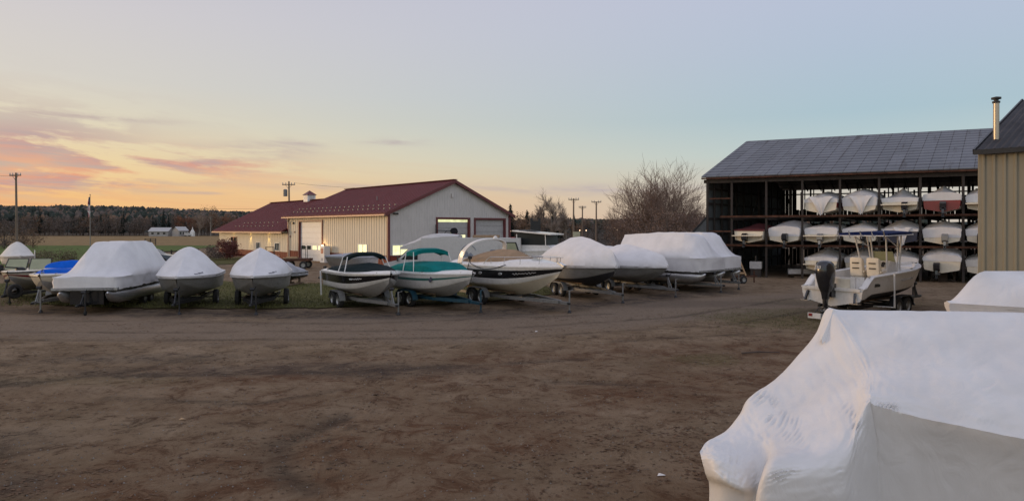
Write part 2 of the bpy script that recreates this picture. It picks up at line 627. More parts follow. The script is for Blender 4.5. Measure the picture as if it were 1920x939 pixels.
def gheight(x, y):
    if not (-60 < x < 30 and 0 < y < 64):
        return 0.0
    a = .020 * noise.noise(Vector((x * .45, y * .45, 1))) + .012 * noise.noise(Vector((x * 1.7, y * 1.7, 4)))
    edge = min(1, (x + 60) / 6, (30 - x) / 6, y / 2, (64 - y) / 6)
    # old tyre ruts
    for pts, dp in (([(-3.0, 12.2), (-3.6, 10.6), (-3.2, 9.6), (-2.6, 8.9)], .05), ([(-13, 17.5), (-9, 15.5), (-4, 16.2), (2, 17.6)], .03),
                    ([(1.0, 15.0), (4.2, 14.6)], .05), ([(-14, 13.8), (-10.6, 14.9), (-9.0, 16.4)], .04)):
        if y < 20:
            q = dist_poly(x, y, pts)
            if q < .5:
                a -= dp * (1 - q / .5)
    return a * max(0, edge)


ym = {}
gv, gf = [], []
att = {'drive': [], 'litter': [], 'grass': [], 'wet_shade': [], 'rut': []}
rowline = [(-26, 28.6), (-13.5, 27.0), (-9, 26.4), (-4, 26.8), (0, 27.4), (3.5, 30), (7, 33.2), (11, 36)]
ruts = [([(-3.0, 12.4), (-3.7, 10.6), (-3.3, 9.5), (-2.6, 8.7)], .16), ([(-2.5, 12.6), (-3.0, 10.8), (-2.4, 9.2)], .05), ([(-14, 17.2), (-9, 15.6), (-4, 16.0), (2, 17.6)], .16), ([(1.0, 15.0), (4.4, 14.5)], .14),
        ([(-14, 13.8), (-10.6, 14.9), (-9.0, 16.4), (-8.4, 18)], .14), ([(-30, 21), (-12, 20.4), (0, 21), (8, 24), (16, 31)], .12), ([(-30, 22.6), (-12, 22), (-1, 22.6), (6, 25.6), (14, 33)], .12),
        ([(-8.2, 13.5), (-5.0, 13.0), (-3.6, 14.2)], .10), ([(-11.5, 11.5), (-8, 10.4), (-6.6, 9.0)], .14), ([(3, 20.2), (9, 22.2)], .10), ([(-18, 25), (-6, 24), (4, 26.8)], .14)]
for y in ys:
    for x in xs:
        gv.append((x, y, gheight(x, y)))
        n1 = noise.noise(Vector((x * .22, y * .3, 7)))
        n2 = noise.noise(Vector((x * .8, y * 1.0, 3)))
        dd = dist_poly(x, y, drive)
        dv = sstep(4.2, 1.2, dd + 1.3 * n1 + .5 * n2)
        att['drive'].append(dv)
        # reddish leaf litter in the loop of the drive
        ly = sstep(20.5, 17.5, y - .25 * x + 2.0 * n1) * sstep(-12, -5, x + 2 * n1 + (y - 10) * .2)
        att['litter'].append(clamp(ly * (.55 + .9 * n1 + .5 * n2) * (1 - dv)))
        gr = 0
        for cx, cy, rx_, ry_, s in ((11.2, 25.5, 4.2, 3.2, .9), (5.0, 17.5, 1.0, .8, .8), (-9.5, 15.0, 2.5, .5, .35), (-6.5, 8.2, 1.6, .5, .3), (16, 31, 5, 2, .5)):
            q = ((x - cx) / rx_) ** 2 + ((y - cy) / ry_) ** 2
            gr = max(gr, s * sstep(1.4, .3, q + .6 * n2 + .5 * n1))
        att['grass'].append(gr)
        wsh = 0
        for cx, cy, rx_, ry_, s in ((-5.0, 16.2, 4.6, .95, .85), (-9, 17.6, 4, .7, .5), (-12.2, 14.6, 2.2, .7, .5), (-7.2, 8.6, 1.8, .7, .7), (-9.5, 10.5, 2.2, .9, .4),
                                    (-16, 27.5, 11, 1.0, .5), (5, 30.5, 10, 1.4, .5)):  # this pair is contact shade under the boats, painted into the mask
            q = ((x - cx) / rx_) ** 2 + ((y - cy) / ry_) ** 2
            wsh = max(wsh, s * sstep(1.5, .1, q + .5 * n2 + .7 * n1))
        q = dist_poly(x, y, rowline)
        wsh = max(wsh, .95 * sstep(1.9, .4, q + .5 * n1 + .4 * n2)) if 20 < y < 40 else wsh  # contact shade along the boat row, painted into the same mask as damp
        att['wet_shade'].append(wsh)
        rt = 0
        if y < 36 and -32 < x < 22:
            for pts, wd_ in ruts:
                q = dist_poly(x, y, pts)
                if q < 1:
                    rt = max(rt, sstep(wd_ * 1.9, wd_ * .5, q) * clamp(.75 + 1.1 * noise.noise(Vector((x * 1.2, y * 1.2, 9)))))
        att['rut'].append(rt)
nx = len(xs)
for j in range(len(ys) - 1):
    for i in range(nx - 1):
        a = j * nx + i
        gf.append((a, a + 1, a + nx + 1, a + nx))
gme = bpy.data.meshes.new('ground')
gme.from_pydata(gv, [], gf)
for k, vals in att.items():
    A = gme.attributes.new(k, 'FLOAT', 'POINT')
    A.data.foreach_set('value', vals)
gme.shade_smooth()
ground = bpy.data.objects.new('ground', gme)
COL.objects.link(ground)
struct(ground)

gm, nt, bs = new_mat('dirt_yard')
N, L = nt.nodes, nt.links
tc = N.new('ShaderNodeTexCoord')


def noise_tex(scale, detail=8, rough=.65, stretch=(1, 1, 1), dist=0.0):
    mp = N.new('ShaderNodeMapping')
    mp.inputs['Scale'].default_value = stretch
    L.new(tc.outputs['Object'], mp.inputs[0])
    n = N.new('ShaderNodeTexNoise')
    n.inputs['Scale'].default_value = scale
    n.inputs['Detail'].default_value = detail
    n.inputs['Roughness'].default_value = rough
    n.inputs['Distortion'].default_value = dist
    L.new(mp.outputs[0], n.inputs['Vector'])
    return n.outputs['Fac']


def attr(name):
    n = N.new('ShaderNodeAttribute')
    n.attribute_name = name
    return n.outputs['Fac']


nA = noise_tex(.45, 9, .75)
nB = noise_tex(1.5, 10, .78, dist=.8)
nC = noise_tex(7, 7, .78)
nD = noise_tex(45, 4, .7)
base = ramp(nA, [(.32, (.135, .089, .051)), (.5, (.210, .150, .095)), (.68, (.280, .208, .140))])
base = nmix(nmath('MULTIPLY_ADD', nB, 8, -4.1, cl=True), base, (.062, .036, .020))
gcol = ramp(nB, [(.3, (.165, .122, .086)), (.7, (.245, .188, .138))])
dmask = nmath('MULTIPLY_ADD', nmath('ADD', attr('drive'), nmath('MULTIPLY_ADD', nB, .9, -.45)), 1.6, -.35, cl=True)
base = nmix(nmath('MULTIPLY', dmask, .85), base, gcol)
litm = nmath('MULTIPLY', attr('litter'), nmath('MULTIPLY_ADD', nB, 4.0, -1.35, cl=True), cl=True)
base = nmix(nmath('MULTIPLY', litm, .95), base, ramp(nC, [(.3, (.060, .026, .012)), (.7, (.165, .080, .040))]))
grm = nmath('MULTIPLY', attr('grass'), nmath('MULTIPLY_ADD', nC, 3.5, -1.2, cl=True), cl=True)
base = nmix(grm, base, (.095, .082, .028))
wshm = nmath('MULTIPLY', attr('wet_shade'), nmath('MULTIPLY_ADD', nB, 3.0, -.8, cl=True), cl=True)
base = nmix(nmath('MULTIPLY', wshm, .85), base, (.040, .034, .032))
base = nmix(nmath('MULTIPLY', nmath('MULTIPLY', attr('rut'), nmath('MULTIPLY_ADD', nC, 3, -.7, cl=True), cl=True), .75), base, (.048, .034, .024))
# crumbs of soil, pebbles and leaf bits
base = nmix(nmath('MULTIPLY_ADD', nC, 9, -4.95, cl=True), base, (.036, .022, .013))
base = nmix(nmath('MULTIPLY', nmath('MULTIPLY_ADD', nD, 8, -5.0, cl=True), .6), base, (.24, .20, .16))
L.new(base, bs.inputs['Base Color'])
bs.inputs['Roughness'].default_value = .95
bs.inputs['Specular IOR Level'].default_value = .15
hsum = nmath('ADD', nmath('MULTIPLY', nC, .6), nmath('ADD', nmath('MULTIPLY', nD, .3), nB))
bp = N.new('ShaderNodeBump')
bp.inputs['Strength'].default_value = .9
bp.inputs['Distance'].default_value = .06
L.new(hsum, bp.inputs['Height'])
L.new(bp.outputs[0], bs.inputs['Normal'])
gme.materials.append(gm)


def sheet_mat(name, cols, scale, stretch=(1, 1, 1), bump=.6):
    global N, L, tc
    m, nt, bs = new_mat(name)
    N, L = nt.nodes, nt.links
    tc = N.new('ShaderNodeTexCoord')
    a = noise_tex(scale, 9, .7, stretch)
    b = noise_tex(scale * 9, 7, .7, stretch)
    c = nmix(nmath('MULTIPLY_ADD', b, 4, -1.6, cl=True), ramp(a, [(.3, cols[0]), (.5, cols[1]), (.7, cols[2])]), cols[3])
    L.new(c, bs.inputs['Base Color'])
    bs.inputs['Roughness'].default_value = .95
    bs.inputs['Specular IOR Level'].default_value = .1
    bp = N.new('ShaderNodeBump')
    bp.inputs['Strength'].default_value = bump
    bp.inputs['Distance'].default_value = .1
    L.new(b, bp.inputs['Height'])
    L.new(bp.outputs[0], bs.inputs['Normal'])
    return m


M['lawn'] = sheet_mat('lawn_turf', ((.085, .085, .026), (.105, .102, .032), (.125, .108, .045), (.062, .055, .024)), .5)
M['field'] = sheet_mat('green_meadow', ((.085, .13, .030), (.105, .15, .038), (.13, .14, .05), (.06, .085, .025)), .08, (1, .3, 1))
M['reed'] = sheet_mat('dry_reed_field', ((.24, .16, .075), (.29, .20, .095), (.20, .14, .065), (.15, .10, .05)), .08, (1, .4, 1))
M['forestfloor'] = sheet_mat('forest_floor', ((.03, .024, .018), (.04, .03, .022), (.05, .036, .026), (.03, .024, .02)), .05)
M['hill'] = sheet_mat('forest_hill', ((.020, .030, .026), (.026, .036, .030), (.03, .036, .028), (.016, .024, .02)), .03)


def sheet(name, outline, z, m, step=2.0, ragged=.5):
    """flat ground sheet with a ragged edge"""
    pts = []
    n = len(outline)
    for i in range(n):
        a, b = Vector(outline[i]), Vector(outline[(i + 1) % n])
        k = max(1, int((b - a).length / step))
        for j in range(k):
            p = a.lerp(b, j / k)
            q = noise.noise(Vector((p.x * .6, p.y * .6, 2.2))) + .6 * noise.noise(Vector((p.x * 2.1, p.y * 2.1, 5)))
            pts.append((p.x + q * ragged, p.y + q * ragged, z))
    o = MB().ngon(pts).build(name, m, fix=False)
    bm = bmesh.new()
    bm.from_mesh(o.data)
    bmesh.ops.triangulate(bm, faces=bm.faces)
    bm.to_mesh(o.data)
    bm.free()
    return struct(o)


lawn = sheet('lawn', [(-34, 40), (-23, 31.5), (-19, 29.2), (-15.5, 28.6), (-11, 28.4), (-7, 29), (-3, 30.2), (0.5, 32.5), (3, 36), (2, 40), (-3, 42), (-10, 41), (-16, 42), (-25, 46)], .045, M['lawn'], .5, .5)
sheet('lawn', [(-60, 66), (-38, 56), (-30, 58), (-27, 66), (-30, 80), (-60, 84)], .04, M['lawn'], 1.0, .4)
sheet('meadow', [(-190, 64), (-45, 60), (-36, 74), (-52, 98), (-60, 150), (-300, 150), (-300, 80)], .05, M['field'], 3, .8)
sheet('reed_field', [(-420, 146), (-62, 138), (-60, 200), (-130, 352), (-700, 352), (-600, 150)], .06, M['reed'], 6, 2)
sheet('forest_floor', [(-1400, 345), (-120, 345), (-30, 130), (90, 120), (600, 120), (1400, 900), (0, 1000), (-1400, 1000)], .08, M['forestfloor'], 20, 4)

# hill on the horizon with its forest
rows = []
hx = [-2000 + 60 * i for i in range(64)]


def hill_h(x, v):
    """x along the ridge, v 0..1 across"""
    az_ = math.atan2(x, 1200)
    crest = 15 * sstep(-.05, -.35, az_) + 9 * sstep(-.36, -.52, az_) + 9 + 9 * sstep(.1, .6, az_) - 16 * sstep(-.95, -1.5, az_)
    crest += 3.5 * noise.noise(Vector((x * .006, 0, 3)))
    return crest * sin(pi * clamp(v) / 2 if v < 1 else pi / 2) if v <= 1 else crest * (1 - .5 * (v - 1))


for v in [i / 6 for i in range(10)]:
    rows.append([(x, 700 + 500 * v, hill_h(x, v) - .5) for x in hx])
hill = struct(MB().grid(rows).build('hill', M['hill'], smooth=60))
fm = MB()
rnd = random.Random(5)
for i in range(9000):
    x = rnd.uniform(-1150, 900)
    v = rnd.uniform(.25, 1.02)
    y = 700 + 500 * v
    if not (-.95 < x / y < .62):
        continue
    z = hill_h(x, v) - .6
    h = rnd.uniform(8.5, 12.5) * (1.15 if rnd.random() < .05 else 1)
    r_ = h * rnd.uniform(.30, .48)
    n = 5
    a0 = rnd.random() * 6
    b0 = len(fm.v)
    prof = [(.15, 0), (1.0, .18), (.62, .5), (.30, .8), (.03, 1.0)] if rnd.random() < .6 else [(.2, .0), (.9, .3), (1.0, .6), (.6, .88), (.05, 1.0)]
    for rr, hh in prof:
        for k in range(n):
            a = a0 + 2 * pi * k / n
            q = rr * r_ * rnd.uniform(.75, 1.2)
            fm.v.append(Vector((x + q * cos(a), y + q * sin(a), z + h * hh)))
    mi = 0 if rnd.random() < .62 else (1 if rnd.random() < .7 else 2)
    for ii in range(len(prof) - 1):
        for k in range(n):
            fm.f.append((b0 + ii * n + k, b0 + ii * n + (k + 1) % n, b0 + (ii + 1) * n + (k + 1) % n, b0 + (ii + 1) * n + k))
            fm.m.append(mi)
ho = fm.build('hill_forest', [M['pine'], M['greybrown'], M['brownleaf']], fix=False)
struct(ho, 'stuff')


# ------------------------------------------------------------------ trees
def bare_tree(seed, h, spread, levels=4, fork=.22, density=1.0, thick=1.0, lift=.12, tw=.02, stems=1):
    rnd = random.Random(seed)
    trunk, crown = MB(), MB()

    def branch(p, d, ln, r_, lev):
        mb = trunk if lev <= 1 else crown
        n = 3 if lev < 3 else 2
        pts, rs = [p], [r_]
        for i in range(n):
            d = (d + Vector((rnd.gauss(0, .13), rnd.gauss(0, .13), rnd.gauss(.05, .08)))).normalized()
            p = p + d * ln / n
            pts.append(p)
            rs.append(r_ * (1 - .62 * (i + 1) / n))
        mb.tube(pts, rs, 6 if lev == 0 else 4 if lev == 1 else 3, cap=False)
        if lev >= levels:
            return
        k = int(round((5, 6, 6, 6, 4)[lev] * density))
        for i in range(k):
            t = lerp(fork if lev == 0 else .2, 1, (i + rnd.random()) / k)
            q = t * n
            j = min(n - 1, int(q))
            bp_ = pts[j].lerp(pts[j + 1], q - j)
            ang = rnd.uniform(.4, .95) * (spread if lev < 2 else 1)
            side = Vector((rnd.gauss(0, 1), rnd.gauss(0, 1), rnd.gauss(0, .35))).normalized()
            side = (side - d * side.dot(d)).normalized()
            nd = (d * cos(ang) + side * sin(ang) + Vector((0, 0, lift))).normalized()
            branch(bp_, nd, ln * rnd.uniform(.48, .72) * (1.0 if lev else .85), max(tw, rs[j] * rnd.uniform(.42, .6)), lev + 1)

    if stems == 1:
        branch(Vector((0, 0, -.2)), Vector((0, 0, 1)), h * .55, h * .016 * thick, 0)
    for i in range(stems if stems > 1 else 0):
        a, t = 2 * pi * (i + rnd.random() * .7) / stems, rnd.uniform(.12, .75)
        branch(Vector((.25 * cos(a), .25 * sin(a), -.2)), Vector((sin(t) * cos(a), sin(t) * sin(a), cos(t))), h * rnd.uniform(.42, .6) * (1 - .25 * t), h * .009 * thick, 1)
    return trunk, crown


def leafy_tree(seed, h, wd, n=420, leaf=.42, lumps=9, low=.22):
    rnd = random.Random(seed)
    trunk, crown = MB(), MB()
    trunk.tube([(0, 0, -.3), (rnd.gauss(0, .1), rnd.gauss(0, .1), h * .4), (rnd.gauss(0, .3), rnd.gauss(0, .3), h * .85)], [h * .02, h * .014, h * .004], 6, cap=False)
    cs = []
    for i in range(lumps):
        t = rnd.uniform(low, .9)
        rr = wd / 2 * (sin(pi * clamp((t - low * .6) / (1.05 - low * .6))) ** .6) * rnd.uniform(.2, .8)
        a = rnd.random() * 2 * pi
        cs.append((Vector((rr * cos(a), rr * sin(a), h * t)), wd * rnd.uniform(.16, .3)))
        trunk.tube([(0, 0, h * t * .6), (rr * .5 * cos(a), rr * .5 * sin(a), h * t * .85), (rr * cos(a), rr * sin(a), h * t)], [h * .008, h * .005, .02], 3, cap=False)
    for i in range(n):
        c, r_ = cs[rnd.randrange(lumps)]
        dv = Vector((rnd.gauss(0, 1), rnd.gauss(0, 1), rnd.gauss(0, .8)))
        p = c + dv.normalized() * r_ * rnd.random() ** .45
        if p.z < .2:
            continue
        s = leaf * rnd.uniform(.5, 1.3)
        u = Vector((rnd.gauss(0, 1), rnd.gauss(0, 1), rnd.gauss(0, 1))).normalized()
        v = u.cross(Vector((rnd.gauss(0, 1), rnd.gauss(0, 1), rnd.gauss(0, 1)))).normalized()
        crown.add([p - u * s * .5, p + v * s * .35, p + u * s * .5, p - v * s * .35], [(0, 1, 2, 3)])
    return trunk, crown


def conifer(seed, h, wd, n=520):
    rnd = random.Random(seed)
    trunk, crown = MB(), MB()
    trunk.tube([(0, 0, -.3), (0, 0, h * .5), (rnd.gauss(0, .1), 0, h * .97)], [h * .018, h * .012, .02], 6, cap=False)
    for i in range(n):
        t = 1 - rnd.random() ** .55
        z = h * (.12 + .88 * t)
        rr = wd / 2 * (1 - t) ** .85 * rnd.uniform(.15, 1.05) + .05
        a = rnd.random() * 2 * pi
        o = Vector((cos(a), sin(a), -.25))
        sd = Vector((-sin(a), cos(a), 0))
        p = Vector((rr * .55 * cos(a), rr * .55 * sin(a), z))
        s = rr * .5 + .25
        wv = .18 + .12 * rnd.random() + rr * .08
        crown.add([p - sd * wv, p + o * s, p + sd * wv, p - o * s * .4 + Vector((0, 0, .15))], [(0, 1, 2, 3)])
    return trunk, crown


def plant_tree(maker, mats, name, label, cat, group=None):
    t, c = maker
    root = thing(name, label, cat, group=group)
    t.build('trunk', mats[0], root, fix=False)
    c.build('crown', mats[1], root, fix=False)
    return root


def copies(protos, spots, label=None, rnd=random.Random(3)):
    """spots: (kind, loc, scale). The first of a kind uses the prototype itself."""
    used = set()
    for k, loc, s in spots:
        o = protos[k]
        if k in used:
            o = copy_tree(o)
        used.add(k)
        o.location = loc
        o.rotation_euler = (0, 0, rnd.random() * 6.28)
        o.scale = (s * rnd.uniform(.9, 1.15), s * rnd.uniform(.9, 1.15), s)


g = 'trees at the far edge of the reed field'
far = [
    plant_tree(leafy_tree(1, 10, 7.5, 520, .5), (M['bark'], M['greybrown']), 'bare_tree', 'grey brown bare tree in the wood beyond the reed field', 'tree', g),
    plant_tree(leafy_tree(2, 10.5, 8, 520, .5), (M['bark'], M['brownleaf']), 'brown_tree', 'brown leaved tree in the wood beyond the reed field', 'tree', g),
    plant_tree(conifer(3, 11.5, 5.5), (M['bark'], M['pine']), 'pine_tree', 'dark conifer in the wood beyond the reed field', 'tree', g),
    plant_tree(leafy_tree(4, 10, 7, 520, .45), (M['bark'], M['rustleaf']), 'rust_tree', 'rust coloured tree in the wood beyond the reed field', 'tree', g),
]
spots = []
rnd = random.Random(8)
for i in range(120):
    px = -60 + 505 * i / 119 + rnd.uniform(-6, 6)
    row = i % 3
    d = (338, 352, 372)[row] + rnd.uniform(-5, 5)
    q = noise.noise(Vector((px * .018, row * 3.1, 1)))
    k = 2 if (q > .22 and px < 330) or rnd.random() < .10 else (3 if px > 330 and rnd.random() < .35 else (1 if px > 300 and rnd.random() < .7 or rnd.random() < .15 else 0))
    s = rnd.uniform(.78, 1.12) + (.14 if row == 2 else 0)
    if k == 2:
        s *= 1.05
    spots.append((k, G(px, d), s))
copies(far, spots)
tall = [plant_tree(leafy_tree(21, 16, 11, 700, .5, 13, .35), (M['barkpale'], M['brownleaf']), 'tall_tree', 'tallest brown tree of the wood, beside the lower roof', 'tree')]
copies(tall, [(0, G(395, 335), 1)])
b2 = plant_tree(bare_tree(23, 13, .8, 4), (M['barkpale'], M['twigpale']), 'birch_tree', 'pale birch before the wood, near the far white houses', 'tree')
b2.location = G(372, 322)

# shrubs at the left edge of the meadow
g = 'brown shrubs at the left edge of the meadow'
sh = [plant_tree(leafy_tree(31, 4.6, 4.4, 900, .22, 12, .1), (M['bark'], M['greybrown']), 'shrub', 'tall grey brown shrub at the left end of the meadow', 'shrub', g),
      plant_tree(leafy_tree(32, 3.8, 4.2, 900, .2, 12, .1), (M['bark'], M['brownleaf']), 'brown_shrub', 'low brown shrub at the left end of the meadow', 'shrub', g)]
copies(sh, [(0, G(-22, 118), 1.05), (0, G(8, 116), 1.0), (1, G(30, 122), 1.0), (1, G(62, 118), .9), (0, G(44, 130), .95), (1, G(-10, 124), 1.2)])

# trees between the workshop and the storage barn
g = 'trees of the wood behind the boats'
md = [
    plant_tree(leafy_tree(41, 8.5, 7, 900, .34, 14, .08), (M['bark'], M['brownleaf']), 'brown_tree', 'brown tree in the wood behind the wrapped boats', 'tree', g),
    plant_tree(leafy_tree(42, 8, 7, 900, .32, 14, .08), (M['bark'], M['greybrown']), 'bare_tree', 'grey brown tree in the wood behind the wrapped boats', 'tree', g),
    plant_tree(conifer(43, 10, 5.2, 700), (M['bark'], M['pine']), 'pine_tree', 'dark conifer in the wood behind the wrapped boats', 'tree', g),
]
spots = []
rnd = random.Random(12)
for i in range(58):
    px = 940 + 400 * i / 57 + rnd.uniform(-6, 6)
    row = i % 2
    d = (185, 215)[row] + rnd.uniform(-8, 8)
    k = 2 if rnd.random() < .16 else (0 if rnd.random() < .55 else 1)
    dip = 1 - .30 * math.exp(-((px - 1120) / 50) ** 2)
    spots.append((k, G(px, d), rnd.uniform(.75, 1.12) * dip * (d / 190)))
copies(md, spots)
rnd = random.Random(14)
pb = [plant_tree(bare_tree(s, 13, .55, 4, .12, 1.15, 1.0, .14, .026), (M['barkpale'], M['twigpale']), 'birch_tree', lab, 'tree') for s, lab in
      ((51, 'pale bare birch nearest the workshop gable'), (52, 'taller pale bare birch left of the road poles'), (53, 'pale bare birch just behind the left road pole'))]
for o, px, d, s in zip(pb, (1000, 1036, 1064), (150, 146, 160), (.78, .85, .74)):
    o.location = G(px, d)
    o.scale = (s, s, s)
bt = [(61, 1172, 118, .72, 'large bare tree with wide fine branches, left of the bare clump'), (62, 1204, 112, .95, 'bare tree with dense upright branches in the clump by the barn'),
      (63, 1240, 108, 1.30, 'tallest bare tree of the clump, beside the storage barn'), (64, 1276, 114, 1.0, 'bare tree with a leaning limb in the clump, next to the barn'),
      (65, 1306, 112, .72, 'bare tree just left of the storage barn roof'), (66, 1222, 122, 1.2, 'bare tree standing behind the dense clump'), (67, 1258, 124, 1.12, 'slim bare tree behind the tallest one')]
for s, px, d, sc_, lab in bt:
    o = plant_tree(bare_tree(s, 15.0, .75, 4, .03, .98, .9, .18, .022, 6), (M['bark'], M['twig']), 'bare_tree', lab, 'tree')
    o.location = G(px, d)
    o.scale = (sc_ * .88, sc_ * .88, sc_ * .86)
bl = [plant_tree(leafy_tree(71, 6.5, 6.5, 1500, .22, 16, .05), (M['bark'], M['twig']), 'thicket', 'brown thicket under the bare trees beside the barn', 'shrub', 'brown thickets under the bare trees')]
copies(bl, [(0, G(1185, 104), .85), (0, G(1215, 100), 1.0), (0, G(1250, 98), 1.05), (0, G(1284, 102), .95), (0, G(1312, 106), .9), (0, G(1150, 112), .7)])

# ------------------------------------------------------------------ workshop
WA = math.atan2(.68, .73)
shop = thing('workshop_building', 'cream metal workshop with dark red roof, brick red wainscot and a lower office wing', 'building', (-11.3, 61, 0), WA)


def wallcells(fn, length, z0, z1, openings):
    """rectangles of a wall round its openings; fn(s, z) gives the point. openings: (s0, s1, z0, z1)"""
    mb = MB()
    ss = sorted({0.0, length, *[clamp(v, 0, length) for o in openings for v in o[:2]]})
    zs = sorted({z0, z1, *[clamp(v, z0, z1) for o in openings for v in o[2:]]})
    for a, b in zip(ss, ss[1:]):
        for c, d in zip(zs, zs[1:]):
            ms, mz = (a + b) / 2, (c + d) / 2
            if any(o[0] < ms < o[1] and o[2] < mz < o[3] for o in openings):
                continue
            mb.add([fn(a, c), fn(b, c), fn(b, d), fn(a, d)], [(0, 1, 2, 3)])
    return mb


def ribs(mb, fn, n, length, z0, ztop, openings, step, wd=.035, pr=.022, mi=0):
    """raised ribs of metal siding; n is the outward normal, ztop(s) the height"""
    n = Vector(n)
    s = step / 2
    while s < length:
        segs = [(z0, ztop(s))]
        for o in openings:
            if o[0] - wd < s < o[1] + wd:
                ns_ = []
                for a, b in segs:
                    if o[2] >= b or o[3] <= a:
                        ns_.append((a, b))
                    else:
                        if o[2] > a:
                            ns_.append((a, o[2]))
                        if o[3] < b:
                            ns_.append((o[3], b))
                segs = ns_
        for a, b in segs:
            if b - a < .05:
                continue
            l, r = fn(s - wd, a), fn(s + wd, a)
            lt, rt = fn(s - wd, b), fn(s + wd, b)
            f = n * pr
            m_, mt = fn(s - wd * .45, a) + f, fn(s - wd * .45, b) + f
            k_, kt = fn(s + wd * .45, a) + f, fn(s + wd * .45, b) + f
            mb.add([l, m_, k_, r, rt, kt, mt, lt], [(0, 1, 6, 7), (1, 2, 5, 6), (2, 3, 4, 5), (7, 6, 5, 4)], mi)
        s += step


def wainscot(fn, n, length, h, ops):
    ops = sorted(o for o in ops if o[2] < .1)
    edges = [0.0] + [v for o in ops for v in (o[0] - .18, o[1] + .18)] + [length]
    low = [o for o in WIN if False]
    for a, b in zip(edges[::2], edges[1::2]):
        f2 = lambda s, z, a=a: fn(a + s, z)
        wn = wallcells(f2, b - a, 0, h, [])
        ribs(wn, f2, n, b - a, 0, lambda s: h, [], .45)
        wn.build('wainscot', M['wains'], shop)


WIN = []
GW, ML, WL = 15.0, 21.0, 43.0     # gable width, main length, end of wing
EZ, RZ = 5.0, 8.15
WZ, WR = 3.45, 7.15
CEN = GW / 2
# left (sunset-facing) wall
fl = lambda s, z: Vector((0, s, z))
op_left = [(12.8, 18.1, 0, 4.25), (3.7, 5.4, 1.02, 1.95)]
wm = wallcells(fl, ML, 1.0, EZ, op_left)
ribs(wm, fl, (-1, 0, 0), ML, 1.0, lambda s: EZ, op_left, .45, .04, .035)
wm.build('side_wall', M['siding'], shop)
wainscot(fl, (-1, 0, 0), ML, 1.0, op_left)
# gable wall
fg = lambda s, z: Vector((s, 0, z))
op_g = [(.4, 2.1, 1.02, 1.95), (5.55, 9.43, 0, 4.4), (10.33, 14.3, 0, 4.4)]
gz = lambda s: EZ + (RZ - .12 - EZ) * (1 - abs(s - CEN) / CEN)
wm = wallcells(fg, GW, 1.0, EZ, op_g)
wm.ngon([fg(0, EZ), fg(GW, EZ), fg(CEN, RZ - .12)])
ribs(wm, fg, (0, -1, 0), GW, 1.0, gz, op_g, .3)
wm.build('gable_wall', M['sidingshade'], shop)
wainscot(fg, (0, -1, 0), GW, 1.0, op_g)
# far walls
bk = MB()
bk.add([(GW, 0, 0), (GW, WL, 0), (GW, WL, WZ), (GW, ML, WZ), (GW, ML, EZ), (GW, 0, EZ)], [(0, 1, 2, 3, 4, 5)])
bk.ngon([(0, ML, WZ - .5), (GW, ML, WZ - .5), (GW, ML, EZ), (CEN, ML, RZ - .12), (0, ML, EZ)])
bk.ngon([(0, WL, 0), (GW, WL, 0), (GW, WL, WZ), (CEN, WL, WR - .1), (0, WL, WZ)])
bk.build('rear_wall', M['siding'], shop)
# wing wall
fw = lambda s, z: Vector((.02, ML + s, z))
op_w = [(36.4 - ML, 38.6 - ML, 0, 2.45), (29.0 - ML, 30.1 - ML, .98, 1.8), (23.4 - ML, 24.6 - ML, .9, 1.8)]
wm = wallcells(fw, WL - ML, .8, WZ, op_w)
ribs(wm, fw, (-1, 0, 0), WL - ML, .8, lambda s: WZ, op_w, .45)
wm.build('wing_wall', M['siding'], shop)
wainscot(fw, (-1, 0, 0), WL - ML, .8, op_w)


def gable_roof(name, y0, y1, ez, rz, ov, rake, step):
    sl_ = (rz - ez) / CEN
    mb = MB()
    th = .14
    for sg in (-1, 1):
        e = (CEN + sg * (CEN + ov), ez - ov * sl_)
        q = [(CEN, rz), e, (e[0], e[1] + th), (CEN, rz + th)]
        mb.prism(q, 'Y', y0 - rake, y1 + rake)
        y = y0 - rake + .2
        while y < y1 + rake:
            mb.bar((CEN, y, rz + th + .008), (e[0], y, e[1] + th + .008), .05, .04)
            y += step
    mb.box((CEN, (y0 + y1) / 2, rz + th + .03), (.5, y1 - y0 + 2 * rake + .02, .06))
    o = mb.build(name, M['redroof'], shop)
    return sl_


gable_roof('main_roof', 0, ML, EZ, RZ, .55, .35, .6)
gable_roof('wing_roof', ML + .01 + .36, WL, WZ, WR, .75, .35, .6)
# fascia, rake trim, corner posts, gutters
t = MB()
sl_ = (RZ - EZ) / CEN
for sg in (-1, 1):
    t.bar((CEN, -.37, RZ - .02), (CEN + sg * (CEN + .57), -.37, EZ - .57 * sl_ - .02), .05, .30)
t.build('rake_trim', M['redtrim'], shop)
t = MB()
t.box((-.03, -.03, EZ / 2), (.24, .24, EZ))
t.box((GW + .02, -.03, EZ / 2 - .1), (.22, .22, EZ - .2))
t.box((-.03, ML - .12, EZ / 2), (.16, .22, EZ))
t.build('corner_trim', M['redtrim'], shop)
M['gutter'] = mat('tan_gutter', (.42, .27, .19), .45, .1, var=.08)
MB().box((-.62, ML / 2, EZ - .29), (.13, ML + .7, .13)).build('gutter', M['gutter'], shop)
MB().box((-.82, (ML + WL) / 2 + .18, WZ - .42), (.13, WL - ML + .35, .15)).build('gutter', M['gutter'], shop)
MB().box((-.42, (ML + WL) / 2 + .18, WZ - .36), (.78, WL - ML + .3, .03)).build('soffit', M['siding'], shop)
MB().box((-.30, ML / 2, EZ - .26), (.56, ML, .03)).build('soffit', M['siding'], shop)
MB().tube([(-.62, ML - .5, EZ - .35), (-.12, ML - .5, EZ - .8), (-.12, ML - .5, .1)], .055, 8).build('downspout', M['siding'], shop)


